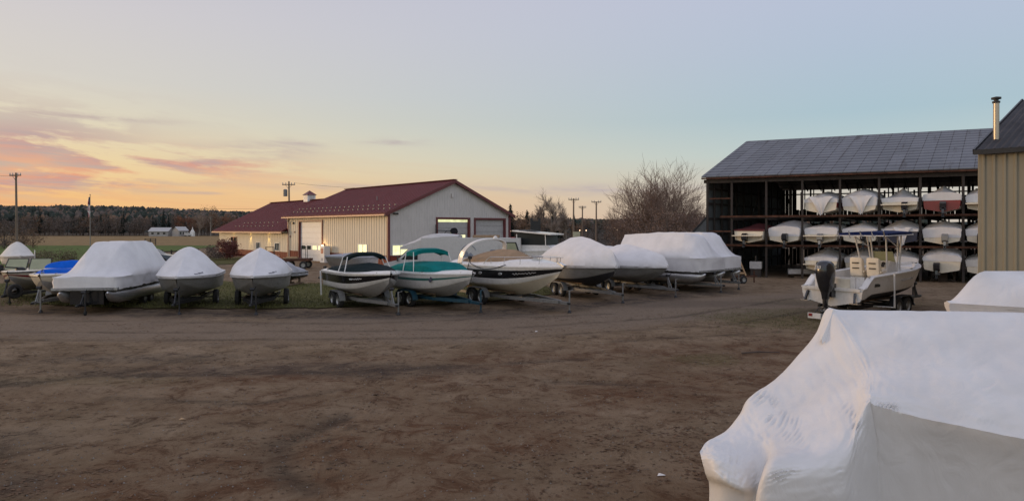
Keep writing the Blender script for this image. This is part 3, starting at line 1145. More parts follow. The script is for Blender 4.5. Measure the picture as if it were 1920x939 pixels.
def overhead_door(fn, nrm, s0, s1, ztop, ncol, lit_row=None, top_gap=0.0, m=M['whitepaint'], panes_lit=()):
    """sectional door set back in its opening; panes are sub-parts"""
    n = Vector(nrm)
    mb = MB()
    nrow = 7
    zh = (ztop - top_gap) / nrow
    inn = -n * .14
    for r_ in range(nrow):
        a, b = r_ * zh + .012, (r_ + 1) * zh - .012
        vs = [fn(s0 + .03, a) + inn, fn(s1 - .03, a) + inn, fn(s1 - .03, b) + inn, fn(s0 + .03, b) + inn]
        vs += [v - n * .05 for v in vs]
        mb.add(vs, [(0, 1, 2, 3), (7, 6, 5, 4), (0, 4, 5, 1), (3, 2, 6, 7), (0, 3, 7, 4), (1, 5, 6, 2)])
    vs = [fn(s0, 0) + inn * 1.45, fn(s1, 0) + inn * 1.45, fn(s1, ztop - top_gap) + inn * 1.45, fn(s0, ztop - top_gap) + inn * 1.45]
    mb.add(vs, [(0, 1, 2, 3)])
    dr = mb.build('overhead_door', m, shop)
    fr = MB()
    o_ = n * .035
    for a, b in ((fn(s0 - .09, 0), fn(s0 - .09, ztop + .18)), (fn(s1 + .09, 0), fn(s1 + .09, ztop + .18)), (fn(s0 - .0, ztop + .09), fn(s1 + .0, ztop + .09))):
        fr.bar(a + o_, b + o_, .18, .12, up=n)
    for s in (s0 + .015, s1 - .015):
        fr.bar(fn(s, 0) + inn * .5, fn(s, ztop) + inn * .5, .03, .2, up=n)
    fr.bar(fn(s0 + .03, ztop - .015) + inn * .5, fn(s1 - .03, ztop - .015) + inn * .5, .2, .03)
    fr.build('frame', M['redtrim'], dr)
    if lit_row is not None:
        for c in range(ncol):
            wd = (s1 - s0) / ncol
            a, b = s0 + c * wd + wd * .16, s0 + (c + 1) * wd - wd * .16
            z0_, z1_ = lit_row
            p = MB()
            f = inn * .93
            p.add([fn(a, z0_) + f, fn(b, z0_) + f, fn(b, z1_) + f, fn(a, z1_) + f], [(0, 1, 2, 3)])
            p.build('window_pane', M['litwindow'] if c in panes_lit else M['glass'], dr)
    if top_gap:
        p = MB()
        f = inn * .93
        p.add([fn(s0 + .03, ztop - top_gap) + f, fn(s1 - .03, ztop - top_gap) + f, fn(s1 - .03, ztop - .03) + f, fn(s0 + .03, ztop - .03) + f], [(0, 1, 2, 3)])
        p.build('lit_opening', M['litpanel'], dr)
    return dr


overhead_door(fl, (-1, 0, 0), 12.8, 18.1, 4.25, 4, (1.22, 1.62), panes_lit=(0, 1))
overhead_door(fg, (0, -1, 0), 5.55, 9.43, 4.4, 2, (2.25, 2.85), .28, M['gelgrey'], (0, 1))
overhead_door(fg, (0, -1, 0), 10.33, 14.3, 4.4, 1, None, 0, M['gelgrey'])


def window(fn, nrm, s0, s1, z0, z1, pane, parent, mull=1):
    n = Vector(nrm)
    fr = MB()
    o_ = n * .03
    for a, b in ((fn(s0, z0), fn(s1, z0)), (fn(s0, z1), fn(s1, z1))):
        fr.bar(a + o_, b + o_, .09, .07)
    for a in (s0, s1) + tuple(lerp(s0, s1, (i + 1) / (mull + 1)) for i in range(mull)):
        fr.bar(fn(a, z0 + .04) + o_, fn(a, z1 - .04) + o_, .07 if a in (s0, s1) else .04, .07, up=n)
    w_ = fr.build('window', M['whitepaint'], parent)
    p = MB()
    f = -n * .03
    p.add([fn(s0, z0) + f, fn(s1, z0) + f, fn(s1, z1) + f, fn(s0, z1) + f], [(0, 1, 2, 3)])
    p.build('pane', pane, w_)
    return w_


window(fl, (-1, 0, 0), 3.7, 5.4, 1.02, 1.95, M['litwindow'], shop)
window(fg, (0, -1, 0), .4, 2.1, 1.02, 1.95, M['litwindow'], shop)
window(fw, (-1, 0, 0), 29.0 - ML, 30.1 - ML, .98, 1.8, M['glass'], shop)
window(fw, (-1, 0, 0), 23.4 - ML, 24.6 - ML, .9, 1.8, M['glass'], shop)
dm = MB()
s0, s1 = 36.4 - ML, 38.6 - ML
for a, b in ((s0, s0 + .1), ((s0 + s1) / 2 - .05, (s0 + s1) / 2 + .05), (s1 - .1, s1)):
    c = fw((a + b) / 2, 1.2)
    dm.box((c.x - .01, c.y, c.z), (.1, b - a, 2.4))
dm.box((0.01, ML + (s0 + s1) / 2, 2.4), (.1, s1 - s0, .1))
dr = dm.build('entrance_door', M['redtrim'], shop)
MB().box((.05, ML + (s0 + s1) / 2, 1.2), (.02, s1 - s0 - .1, 2.3)).build('glass', M['glass'], dr)
MB().box((-.5, ML + (s0 + s1) / 2 - .5, .12), (1.2, 4.5, .24)).build('step', M['wains'], shop)
# cupola
cp = MB()
cy = 31.0
cp.box((CEN, cy, WR + .35), (1.15, 1.15, .9))
cpo = cp.build('cupola', M['whitepaint'], shop)
q = MB()
q.add([(CEN - .72, cy - .72, WR + .8), (CEN + .72, cy - .72, WR + .8), (CEN + .72, cy + .72, WR + .8), (CEN - .72, cy + .72, WR + .8), (CEN, cy, WR + 1.42)],
      [(0, 1, 4), (1, 2, 4), (2, 3, 4), (3, 0, 4), (3, 2, 1, 0)])
q.build('cupola_roof', M['redtrim'], cpo)
q = MB()
for k in range(4):
    q.box((CEN - .59, cy, WR + .30 + .12 * k), (.03, .7, .04))
    q.box((CEN, cy - .59, WR + .30 + .12 * k), (.7, .03, .04))
q.build('louvre', M['gelgrey'], cpo)
# snow guards
sgm = None
for (yy0, yy1, ez, rz, st) in ((.3, ML - .2, EZ, RZ, .95), (ML + 5, WL - 5, WZ, WR, 1.3)):
    slp = (rz - ez) / CEN
    for row, dx in enumerate((.35, 1.25)):
        y = yy0 + row * st / 2
        while y < yy1:
            pos = (dx, y, ez + dx * slp + .20)
            if sgm is None:
                sgm = MB().box((0, 0, 0), (.10, .13, .12)).build('snow_guard', M['galv'], shop, loc=pos)
            else:
                c = sgm.copy()
                COL.objects.link(c)
                c.location = pos
            y += st
MB().tube([(2.8, 6.5, 6.2), (2.8, 6.5, 6.75)], .05, 8).build('vent_pipe', M['galv'], shop)
# soffit lamps and wall lamp


def lamp_light(name, loc, energy, col, parent, spot=False, rad_=.08):
    l = bpy.data.lights.new(name, 'SPOT' if spot else 'POINT')
    l.energy = energy
    l.color = col
    l.shadow_soft_size = rad_
    if spot:
        l.spot_size = R(62)
        l.spot_blend = .6
    o = bpy.data.objects.new(name, l)
    COL.objects.link(o)
    o.parent = parent
    o.location = loc
    return o


for y in (37.5, 31.8, 26.3):
    lp = MB().lathe([(.02, .05), (.09, .05), (.10, -.04), (.075, -.05), (.0, -.05)], (-.22, y, WZ - .44), n=10).build('soffit_lamp', M['lamp'], shop)
    lamp_light('soffit_lamp_light', (-.24, y, WZ - .54), 120, (1, .70, .20), shop, True)
wl = MB().box((-.08, 12.25, 1.78), (.12, .22, .2)).build('wall_lamp', M['redtrim'], shop)
MB().lathe([(0, -.1), (.1, -.07), (.13, 0), (.1, .07), (0, .1)], (-.24, 12.25, 1.7), n=10).build('bulb', M['lamp'], wl)
lamp_light('wall_lamp_light', (-.55, 12.25, 1.7), 24, (1, .62, .25), shop)
fx = MB().box((-.1, 19.6, 4.1), (.2, .25, .22)).build('flood_lamp', M['plastic'], shop)
for s, z in ((17.9 + 1.3, 3.1), (20.4, 2.6)):
    MB().box((-.06, s, z), (.1, .18, .18)).build('junction_box', M['redtrim'], shop)
MB().box((CEN - .15, -.08, 6.75), (.28, .14, .36)).build('gable_lamp', M['sidingshade'], shop)
MB().box((.75, -.1, 4.85), (.5, .12, .12)).build('flood_lamp', M['plastic'], shop)

# things by the workshop
c = shop.matrix_basis.copy()


def SH(x, y, z=0):
    ca, sa = cos(WA), sin(WA)
    return Vector((-11.3 + x * ca - y * sa, 61 + x * sa + y * ca, z))


fp = thing('ice_chest', 'white upright dispenser box with a red panel beside the glowing wall lamp', 'dispenser', SH(-.6, 11.0), WA)
MB().box((0, 0, .85), (.65, .9, 1.7)).build('cabinet', M['whitepaint'], fp)
MB().box((-.33, 0, 1.2), (.03, .5, .55)).build('red_panel', M['red'], fp)
MB().box((-.33, 0, .35), (.03, .3, .25)).build('grille', M['gelgrey'], fp)
sg = thing('board_sign', 'narrow dark sign board on white frame by the office windows', 'sign', SH(-2.2, 33.0), WA)
MB().box((0, 0, 1.1), (.08, 1.1, 1.6)).build('board', M['steelblk'], sg)
for yy in (-.62, .62):
    MB().box((0, yy, 1.0), (.1, .12, 2.0)).build('post', M['whitepaint'], sg)
p_ = MB()
for zz in (.75, 1.15, 1.55):
    p_.box((-.05, 0, zz), (.02, .6, .16))
p_.build('print', M['gelgrey'], sg)

jh = thing('basketball_hoop', 'dark basketball hoop on a thin wall arm before the lit overhead door', 'hoop', SH(5.2, -.25), WA)
MB().tube([(0, 0, 0), (0, 0, 3.9)], .06, 6).build('post', M['steelblk'], jh)
a_ = MB()
a_.tube([(0, 0, 3.3), (1.6, -.3, 3.25)], .04, 6)
a_.tube([(0.4, -.1, 2.6), (1.1, -.25, 3.25)], .03, 6)
a_.build('arm', M['steelblk'], jh)
MB().prism([(.45 * cos(a) + 1.9, .36 * sin(a) + 3.2) for a in [i * pi / 8 for i in range(16)]], 'Y', -.42, -.32).build('backboard', M['plastic'], jh)
MB().tube([(1.9 + .22 * cos(a), -.66 + .22 * sin(a), 2.95) for a in [i * pi / 6 for i in range(13)]], .02, 5).build('rim', M['red'], jh)

# ------------------------------------------------------------------ storage barn
BA = R(-25)
barn = thing('storage_barn', 'long dark open-front boat storage barn with grey patched metal roof', 'barn', (14.3, 49, 0), BA)
BD = Vector((.2055, .979, 0))
BS, BW = 23.4, 20.0
BEZ, BRZ = 7.2, 10.75


def BP(s, q, z):
    return Vector((s + BD.x * q, BD.y * q, z))


def barn_roof_mat():
    global N, L, tc
    m, nt, bs = new_mat('patched_grey_roof_sheets')
    N, L = nt.nodes, nt.links
    tc = N.new('ShaderNodeTexCoord')
    br = N.new('ShaderNodeTexBrick')
    mp = N.new('ShaderNodeMapping')
    mp.inputs['Rotation'].default_value = (0, 0, R(90))
    L.new(tc.outputs['UV'], mp.inputs[0])
    L.new(mp.outputs[0], br.inputs['Vector'])
    br.inputs['Scale'].default_value = 1
    br.inputs['Brick Width'].default_value = 3.1
    br.inputs['Row Height'].default_value = .82
    br.inputs['Mortar Size'].default_value = .028
    br.inputs['Mortar Smooth'].default_value = .3
    br.inputs['Color1'].default_value = (.098, .106, .122, 1)
    br.inputs['Color2'].default_value = (.140, .150, .172, 1)
    br.inputs['Mortar'].default_value = (.022, .018, .018, 1)
    sp = N.new('ShaderNodeSeparateXYZ')
    L.new(tc.outputs['UV'], sp.inputs[0])
    wv = nmath('MULTIPLY_ADD', nmath('SINE', nmath('MULTIPLY', sp.outputs[1], 2 * pi / .76)), .5, .5)
    n1 = noise_tex(.9, 8, .7)
    n2 = noise_tex(3.5, 8, .75)
    c = nmix(nmath('MULTIPLY', nmath('MULTIPLY', nmath('POWER', wv, 2.0), nmath('MULTIPLY_ADD', n1, 2.2, -.5, cl=True)), .8), br.outputs['Color'], (.30, .31, .33))
    c = nmix(nmath('MULTIPLY_ADD', n1, 3, -1.3, cl=True), c, nmix(.5, c, (.07, .07, .08)))
    c = nmix(nmath('MULTIPLY', nmath('MULTIPLY_ADD', n2, 6, -3.9, cl=True), .5), c, (.085, .045, .032))
    m3 = N.new('ShaderNodeMapping')
    m3.inputs['Scale'].default_value = (1.5, .13, 1)
    L.new(tc.outputs['UV'], m3.inputs[0])
    n3 = N.new('ShaderNodeTexNoise')
    n3.inputs['Scale'].default_value = 1.0
    n3.inputs['Detail'].default_value = 6
    n3.inputs['Roughness'].default_value = .7
    L.new(m3.outputs[0], n3.inputs['Vector'])
    c = nmix(nmath('MULTIPLY', nmath('MULTIPLY_ADD', n3.outputs['Fac'], 9, -5.1, cl=True), .7), c, (.040, .030, .027))
    c = nmix(nmath('MULTIPLY', nmath('MULTIPLY_ADD', n3.outputs['Fac'], -7, 2.9, cl=True), .45), c, (.23, .24, .26))
    L.new(c, bs.inputs['Base Color'])
    bs.inputs['Roughness'].default_value = .65
    bs.inputs['Specular IOR Level'].default_value = .2
    bp = N.new('ShaderNodeBump')
    bp.inputs['Strength'].default_value = .5
    bp.inputs['Distance'].default_value = .04
    L.new(wv, bp.inputs['Height'])
    L.new(bp.outputs[0], bs.inputs['Normal'])
    return m


M['barnroof'] = barn_roof_mat()


def uv_plane(o, fn):
    uv = o.data.uv_layers.new(name='UVMap')
    for lp_ in o.data.loops:
        uv.data[lp_.index].uv = fn(o.data.vertices[lp_.vertex_index].co)


hw = BW / 2
slp = (BRZ - BEZ) / hw
for nm, q0, sgn in (('front_roof', 0, 1), ('rear_roof', BW, -1)):
    mb = MB()
    e = .35
    a, b = BP(-.25, q0 - sgn * e, BEZ - e * slp + .1), BP(BS, q0 - sgn * e, BEZ - e * slp + .1)
    c_, d_ = BP(BS, hw, BRZ + .1), BP(-.25, hw, BRZ + .1)
    up = Vector((0, 0, .09))
    mb.add([a, b, c_, d_, a + up, b + up, c_ + up, d_ + up], [(0, 3, 2, 1), (4, 5, 6, 7), (0, 1, 5, 4), (2, 3, 7, 6), (1, 2, 6, 5), (3, 0, 4, 7)])
    o = mb.build(nm, M['barnroof'], barn)
    uv_plane(o, lambda co: (co.x - BD.x * co.y / BD.y, (co.z - BEZ) / slp * math.hypot(1, slp)))
fas = MB()
fas.bar(BP(-.25, -.38, BEZ - .10), BP(BS, -.38, BEZ - .10), .05, .11)
fas.build('eave_fascia', M['rustbeam'], barn)
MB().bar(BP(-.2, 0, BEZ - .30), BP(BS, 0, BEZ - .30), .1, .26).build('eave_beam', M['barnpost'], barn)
for s in [i * 1.17 for i in range(1, 20)]:
    r_ = MB()
    r_.bar(BP(s, .1, BEZ - .1), BP(s, hw, BRZ - .1), .06, .2)
    r_.bar(BP(s, hw, BRZ - .1), BP(s, BW - .1, BEZ - .1), .06, .2)
    r_.build('rafter', M['barnpost'], barn)
post_s = [0.06, 1.76] + [1.76 + 2.34 * k for k in range(1, 10)]
Z1, Z2 = 2.36, 4.42
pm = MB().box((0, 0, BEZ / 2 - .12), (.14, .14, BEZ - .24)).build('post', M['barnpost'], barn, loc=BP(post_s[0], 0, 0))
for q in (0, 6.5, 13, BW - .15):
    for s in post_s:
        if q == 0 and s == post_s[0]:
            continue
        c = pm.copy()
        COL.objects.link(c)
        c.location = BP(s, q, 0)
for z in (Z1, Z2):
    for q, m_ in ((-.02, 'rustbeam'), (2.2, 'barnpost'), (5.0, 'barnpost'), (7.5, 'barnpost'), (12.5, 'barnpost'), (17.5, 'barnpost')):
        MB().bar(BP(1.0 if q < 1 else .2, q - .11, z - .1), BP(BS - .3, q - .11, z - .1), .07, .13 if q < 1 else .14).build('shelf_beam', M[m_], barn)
    for s in post_s[1:]:
        MB().bar(BP(s + .1, .1, z - .28), BP(s + .1, BW - .3, z - .28), .08, .14).build('cross_beam', M['barnpost'], barn)
for k, s in enumerate(post_s[1:]):
    for z in (0, Z1, Z2):
        MB().bar(BP(s + .05, 4.8, z + .1), BP(s + .05, 6.4, z + 1.9), .06, .08).build('brace', M['barnpost'], barn)
# end wall at the left, girts inside
ew = MB()
ew.add([BP(0, 0, 0), BP(0, BW, 0), BP(0, BW, BEZ), BP(0, hw, BRZ), BP(0, 0, BEZ)], [(0, 1, 2, 3, 4)])
ew.add([BP(-.04, 0, 0), BP(-.04, BW, 0), BP(-.04, BW, BEZ), BP(-.04, hw, BRZ), BP(-.04, 0, BEZ)], [(4, 3, 2, 1, 0)])
ew.build('end_wall', M['barnsheet'], barn)
for z in (.9, 1.9, 3.05, 4.2, 5.3, 6.4):
    MB().bar(BP(.1, .1, z), BP(.1, BW - .2, z), .1, .14).build('girt', M['barnpost'], barn)
for q in (1.2, 2.8, 4.4, 6.0, 8, 10, 12, 14, 16, 18):
    MB().bar(BP(.14, q, 0), BP(.14, q, BEZ + min(q, BW - q) * slp - .1), .12, .12).build('stud', M['barnpost'], barn)
for z in (Z1 - 1.0 + .3, Z2 + .62, Z1 + .3):
    MB().bar(BP(.2, .0, z + .6), BP(1.72, -.0, z + .6), .05, .1).build('rail', M['rustbeam'], barn)
# back wall: boards with open bands
bw = MB()
rnd = random.Random(4)
for z0, z1 in ((0, 1.65), (2.35, 3.95), (4.6, 5.3)):
    s = 0.0
    while s < BS:
        wd = .3
        top = z1 + rnd.uniform(-.12, .12)
        if z1 > 5 and (s < 1 or s > 2.6):
            top = 6.35 + rnd.uniform(-.1, .1) if s > 1 else BEZ
        bw.add([BP(s, BW, z0 + rnd.uniform(-.08, .08)), BP(s + wd, BW, z0 + rnd.uniform(-.08, .08)), BP(s + wd, BW, top), BP(s, BW, top)], [(0, 1, 2, 3)])
        s += wd + (.012 if rnd.random() < .8 else .05)
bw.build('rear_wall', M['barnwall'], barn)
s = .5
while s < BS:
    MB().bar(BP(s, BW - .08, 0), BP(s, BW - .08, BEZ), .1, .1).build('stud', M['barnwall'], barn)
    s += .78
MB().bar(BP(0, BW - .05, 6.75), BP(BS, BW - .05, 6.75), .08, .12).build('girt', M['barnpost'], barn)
MB().add([BP(BS, 0, 0), BP(BS, BW, 0), BP(BS, BW, BEZ), BP(BS, hw, BRZ), BP(BS, 0, BEZ)], [(0, 1, 2, 3, 4)]).build('end_wall', M['barnsheet'], barn)

# lean-to behind the barn's left end
ln = thing('metal_shed', 'grey lean-to shed with sloping roof beside the barn, half hidden by trees', 'shed', G(1318, 74), R(-25))
sm = MB()
sm.prism([(-1.2, 0), (2.2, 0), (2.2, 5.8), (1.4, 5.8), (-1.2, 2.9)], 'Y', 0, 8)
sm.build('wall', M['barnsheet'], ln)
MB().bar((-1.5, 4, 2.72), (1.45, 4, 5.95), 8.4, .1).build('roof', M['barnroof'], ln)

# ------------------------------------------------------------------ tan building at the right edge
tb = thing('tan_building', 'tan ribbed metal building with dark corrugated roof at the right edge', 'building', (13.08, 18.7, 0), R(-45))
TL, TW, TE = 14.0, 16.0, 5.6
fn = lambda s, z: Vector((s, 0, z))
mb = MB().add([(0, 0, 0), (TL, 0, 0), (TL, 0, TE), (0, 0, TE)], [(0, 1, 2, 3)])
ribs(mb, fn, (0, -1, 0), TL, 0, lambda s: TE, [], .24, .05, .035)
mb.build('front_wall', M['tansiding'], tb)
mb = MB()
TR = TE + TW / 2 * .31
for s in (0, TL):
    mb.ngon([(s, 0, 0), (s, TW, 0), (s, TW, TE), (s, TW / 2, TR), (s, 0, TE)])
mb.add([(0, TW, 0), (TL, TW, 0), (TL, TW, TE), (0, TW, TE)], [(0, 1, 2, 3)])
ribs(mb, lambda s, z: Vector((0, s, z)), (-1, 0, 0), TW, 0, lambda s: TE + min(s, TW - s) * .31, [], .24, .05, .035)
mb.build('end_wall', M['tansiding'], tb)
M['darkroof'] = mat('dark_corrugated_roof', (.045, .043, .047), .7, spec=.15, var=.3, scale=1.0, dirt='#1c1a1b', dirt_amt=.6, stretch=(1, .25, 1))
mb = MB()
for sgn, y0 in ((1, -.18), (-1, TW + .18)):
    n_ = int((TL + .12) / .09)
    r0, r1, r2 = [], [], []
    for i in range(n_ + 1):
        s = -.06 + i * (TL + .12) / n_
        h = .018 * (1 if i % 2 else -1)
        r0.append((s, y0, TE - .18 * .31 + .06 + h))
        r1.append((s, TW / 2, TR + .06 + h))
    mb.grid([r0, r1])
    mb.add([(-.06, y0, TE - .18 * .31 - .0), (TL + .06, y0, TE - .18 * .31), (TL + .06, TW / 2, TR), (-.06, TW / 2, TR)], [(0, 1, 2, 3)])
mb.build('roof', M['darkroof'], tb, fix=False)
mb = MB().bar((-.08, -.2, TE - .06), (TL, -.2, TE - .06), .05, .13)
mb.bar((-.08, -.2, TE - .04), (-.08, TW / 2, TR + .02), .05, .14)
mb.build('roof_trim', M['steelblk'], tb)
M['pipe'] = mat('brass_lit_steel_pipe', (.42, .36, .29), .38, .9, var=.03)
chm = MB().lathe([(.076, 0), (.076, 1.30)], (.22, 1.15, 5.75), n=16).build('chimney', M['pipe'], tb, smooth=40)
MB().lathe([(.0, 1.31), (.1, 1.31), (.1, 1.36), (.06, 1.36), (.06, 1.42), (.125, 1.42), (.125, 1.47), (0, 1.5)], (.22, 1.15, 5.75), n=16).build('cap', M['steelblk'], chm)
MB().lathe([(.20, -.1), (.16, .08), (.09, .12)], (.22, 1.15, 5.75), n=16).build('flashing', M['galv'], chm)

# ------------------------------------------------------------------ far houses, poles, wires, flag, fences, sign, lamps


def house(px, d, wd, dp, hz, rz_, label, m, rot=0):
    h = thing('house', label, 'house', G(px, d), rot)
    mb = MB()
    mb.box((0, 0, hz / 2), (wd, dp, hz))
    mb.ngon([(-wd / 2, -dp / 2, hz), (-wd / 2, dp / 2, hz), (-wd / 2, 0, rz_)])
    mb.ngon([(wd / 2, -dp / 2, hz), (wd / 2, dp / 2, hz), (wd / 2, 0, rz_)])
    mb.build('wall', m, h)
    r_ = MB()
    for sgn in (-1, 1):
        r_.bar((0, sgn * dp / 4 + sgn * .1, (hz + rz_) / 2 + .05), (0.001, sgn * dp / 4 + sgn * .1, (hz + rz_) / 2 + .05 + .001), .01, .01)
        r_.add([(-wd / 2 - .3, sgn * (dp / 2 + .4), hz - .2), (wd / 2 + .3, sgn * (dp / 2 + .4), hz - .2), (wd / 2 + .3, 0, rz_ + .12), (-wd / 2 - .3, 0, rz_ + .12)], [(0, 1, 2, 3)])
    r_.build('roof', M['gelgrey'], h)
    for x in (-wd * .3, 0.0, wd * .3):
        MB().box((x, -dp / 2 - .02, hz * .55), (wd * .12, .06, hz * .36)).build('window', M['glass'], h)
    return h


house(303, 326, 9.5, 6, 2.6, 4.2, 'long low white house at the far edge of the reed field', M['farhouse'])
house(338, 324, 5.0, 5, 2.9, 4.6, 'small white house right of the long low house, far off', M['farhouse'], R(60))
vs = thing('white_shed', 'small white pointed shed at the right of the far houses', 'shed', G(361, 322))
MB().box((0, 0, 1.1), (1.6, 1.6, 2.2)).build('wall', M['whitepaint'], vs)
MB().lathe([(1.1, 2.2), (.45, 3.2), (.0, 4.6)], n=4).build('roof', M['whitepaint'], vs)
bo = thing('white_van', 'low white vehicle parked between the far house and the pointed shed', 'van', G(352, 321))
MB().prism([(-1.4, .35), (1.6, .35), (1.6, 1.0), (.9, 1.2), (.6, 1.8), (-1.4, 1.8)], 'Y', -.8, .8).build('body', M['gelgrey'], bo)
for x in (-.9, 1.0):
    MB().lathe([(0, -.85), (.33, -.85), (.33, .85), (0, .85)], (x, 0, .33), 'Y', 10).build('wheel', M['tyre'], bo)


def pole(px, d, top_py, label, arm=2.4, armz=.35, lean=0.0, transformer=False, second=False):
    b = G(px, d)
    top = P(px, top_py, d).z
    o = thing('utility_pole', label, 'pole', b)
    MB().tube([(0, 0, -.2), (lean, 0, top)], [.17, .11], 8).build('shaft', M['pole'], o, smooth=40)
    a = MB()
    z = top - armz
    a.box((lean, -.12, z), (arm, .10, .13))
    a.bar((lean - arm * .28, -.12, z), (lean, -.12, z - .6), .04)
    a.bar((lean + arm * .28, -.12, z), (lean, -.12, z - .6), .04)
    cr = a.build('crossarm', M['pole'], o)
    for k in (-.46, -.22, .22, .46) if not second else (-.46, 0, .46):
        MB().lathe([(.05, 0), (.07, .08), (.05, .16), (.07, .2), (0, .28)], (lean + arm * k, -.12, z + .06), n=8).build('insulator', M['gelgrey'], cr)
    if transformer:
        MB().lathe([(0, 0), (.3, .02), (.3, .95), (.2, 1.05), (0, 1.08)], (lean - .5, -.1, z - 1.75), n=14).build('transformer', M['galv'], o, smooth=40)
    return o


pole(32, 88, 324, 'wooden utility pole standing alone at the left of the meadow', 1.5, .35, -.15)
pole(543, 99, 340, 'utility pole with a grey transformer rising behind the red roofs', 1.9, .5, -.1, True)
pole(1075, 108, 372, 'left road pole with long crossarm among the birches', 1.7, .2, .05)
pole(1092, 128, 386, 'short middle road pole between two taller poles', 1.4, .3)
pole(1118, 116, 378, 'right road pole with thin crossarm against open sky', 1.7, .1)


def wire(name, a, b, sag, label, r_=.018, n=14):
    a, b = Vector(a), Vector(b)
    pts = [a.lerp(b, i / n) - Vector((0, 0, sag * 4 * (i / n) * (1 - i / n))) for i in range(n + 1)]
    tag(MB().tube(pts, r_, 4).build(name, M['wire']), label, 'cable', 'overhead wires')


wire('power_line', P(-120, 383, 150), P(545, 392, 150), .25, 'topmost overhead wire low across the sunset sky', .022)
wire('power_line', P(-120, 389, 150), P(545, 397, 150), .3, 'second overhead wire just above the far treeline', .022)
wire('power_line', P(-120, 397, 152), P(545, 401, 152), .3, 'lowest overhead wire in front of the far treeline', .022)
wire('power_line', P(552, 343, 99), P(800, 348, 112), .6, 'wire running right from the transformer pole over the red roof', .016)
wire('power_line', P(-60, 322, 84), P(28, 330, 88), .2, 'wire reaching left from the lone meadow pole', .016)

fpole = thing('flag_pole', 'tall flagpole standing on the meadow behind the large wrapped pontoon', 'flagpole', G(169, 100))
MB().tube([(0, 0, 0), (0, 0, 8.5)], [.07, .04], 8).build('shaft', M['galv'], fpole)
MB().lathe([(0, 0), (.09, .06), (.09, .12), (0, .18)], (0, 0, 8.5), n=8).build('finial', M['galv'], fpole)
fl_ = MB()
rows = []
for i in range(15):
    t_ = i / 14
    wd = .30 + .35 * math.sin(pi * min(1, t_ * 1.1)) * (.8 + .2 * sin(9 * t_))
    row = []
    for j in range(13):
        u = j / 12
        row.append((-.06 - wd * u * .55 + .10 * sin(u * 14 + t_ * 2), .10 * cos(u * 14 + t_ * 3), 8.3 - 2.9 * t_ - .25 * u))
    rows.append(row)
fl_.grid(rows, lambda i, j: 2 if (i < 6 and j < 7) else (0 if (j + i // 5) % 2 else 1))
tag(fl_.build('flag', [M['flagred'], M['whitepaint'], M['navy']], loc=G(169, 100), fix=False), 'limp flag with red and white stripes and a blue canton hanging from the pole', 'flag')


def rail_fence(name, a, b, n, h, rails, m, label):
    o = thing(name, label, 'fence', a)
    d_ = b - a
    for i in range(n + 1):
        p_ = d_ * i / n
        MB().box((p_.x, p_.y, h / 2), (.12, .12, h)).build('post', m, o)
    for z in rails:
        MB().bar((0, 0, z), (d_.x, d_.y, z), .05, .13).build('rail', m, o)


rail_fence('rail_fence', G(304, 73), G(372, 76), 4, 1.15, (.4, .95), M['barnpost'], 'dark two-rail fence behind the wrapped boats, by the dark car')
rail_fence('rail_fence', G(272, 140), G(292, 141), 2, 1.5, (.5, .9, 1.3), M['barnpost'], 'short weathered three-rail fence out in the reed field')

rb = [plant_tree(leafy_tree(81, 2.2, 3.2, 5200, .13, 24, .06), (M['bark'], M['redbush']), 'red_bush', 'rounded red leaved bush by the office entrance', 'bush'),
      plant_tree(leafy_tree(82, 1.6, 2.6, 1600, .12, 16, .1), (M['bark'], M['greybrown']), 'brown_bush', 'grey brown bush left of the red bush', 'bush')]
rb[0].location = G(427, 75)
rb[1].location = G(404, 74)
for s, px, d_, lab in ((83, 88, 60, 'dry weed clump behind the blue covered boat'), (84, 112, 62, 'wide dry weed clump on the lawn edge at left'), (85, 134, 60, 'dry weed clump behind the pontoon boat'), (86, 64, 57, 'low dark weed clump beside the far wrapped boat')):
    o = plant_tree(leafy_tree(s, 1.5, 2.2, 1100, .10, 14, .05), (M['bark'], M['drybush']), 'weed_clump', lab, 'weeds')
    o.location = G(px, d_)

rs = thing('road_sign', 'pale two-board roadside sign among the trees left of the middle road pole', 'sign', G(1081, 105))
MB().box((0, 0, 2.6), (1.15, .15, .85)).build('upper_board', M['signpaint'], rs)
MB().box((0, 0, 1.4), (1.25, .15, 1.2)).build('lower_board', M['signpaint'], rs)
for x in (-.55, .55):
    MB().box((x, .12, 1.5), (.12, .1, 3.0)).build('post', M['pole'], rs)
for k, (px, py, d_, lab) in enumerate(((1099, 432, 150, 'small lit lamp right of the middle road pole'), (1153, 427, 150, 'brightest distant lamp, before the brown thicket'), (1157.5, 431, 152, 'dimmer distant lamp just below the brightest one'),
                                       (1087, 432, 152, 'faint lit lamp beside the pale roadside sign'), (957, 433, 140, 'faint lamp by the corner of the workshop gable'))):
    q = P(px, py, d_)
    o = thing('road_lamp', lab, 'lamp', (q.x, q.y, 0))
    MB().tube([(0, 0, 0), (0, 0, q.z)], .05, 6).build('post', M['pole'], o)
    MB().lathe([(0, -.12), (.1, -.08), (.13, 0), (.1, .08), (0, .12)], (0, -.12, q.z), n=8).build('bulb', M['farlamp'], o)

# ------------------------------------------------------------------ boats


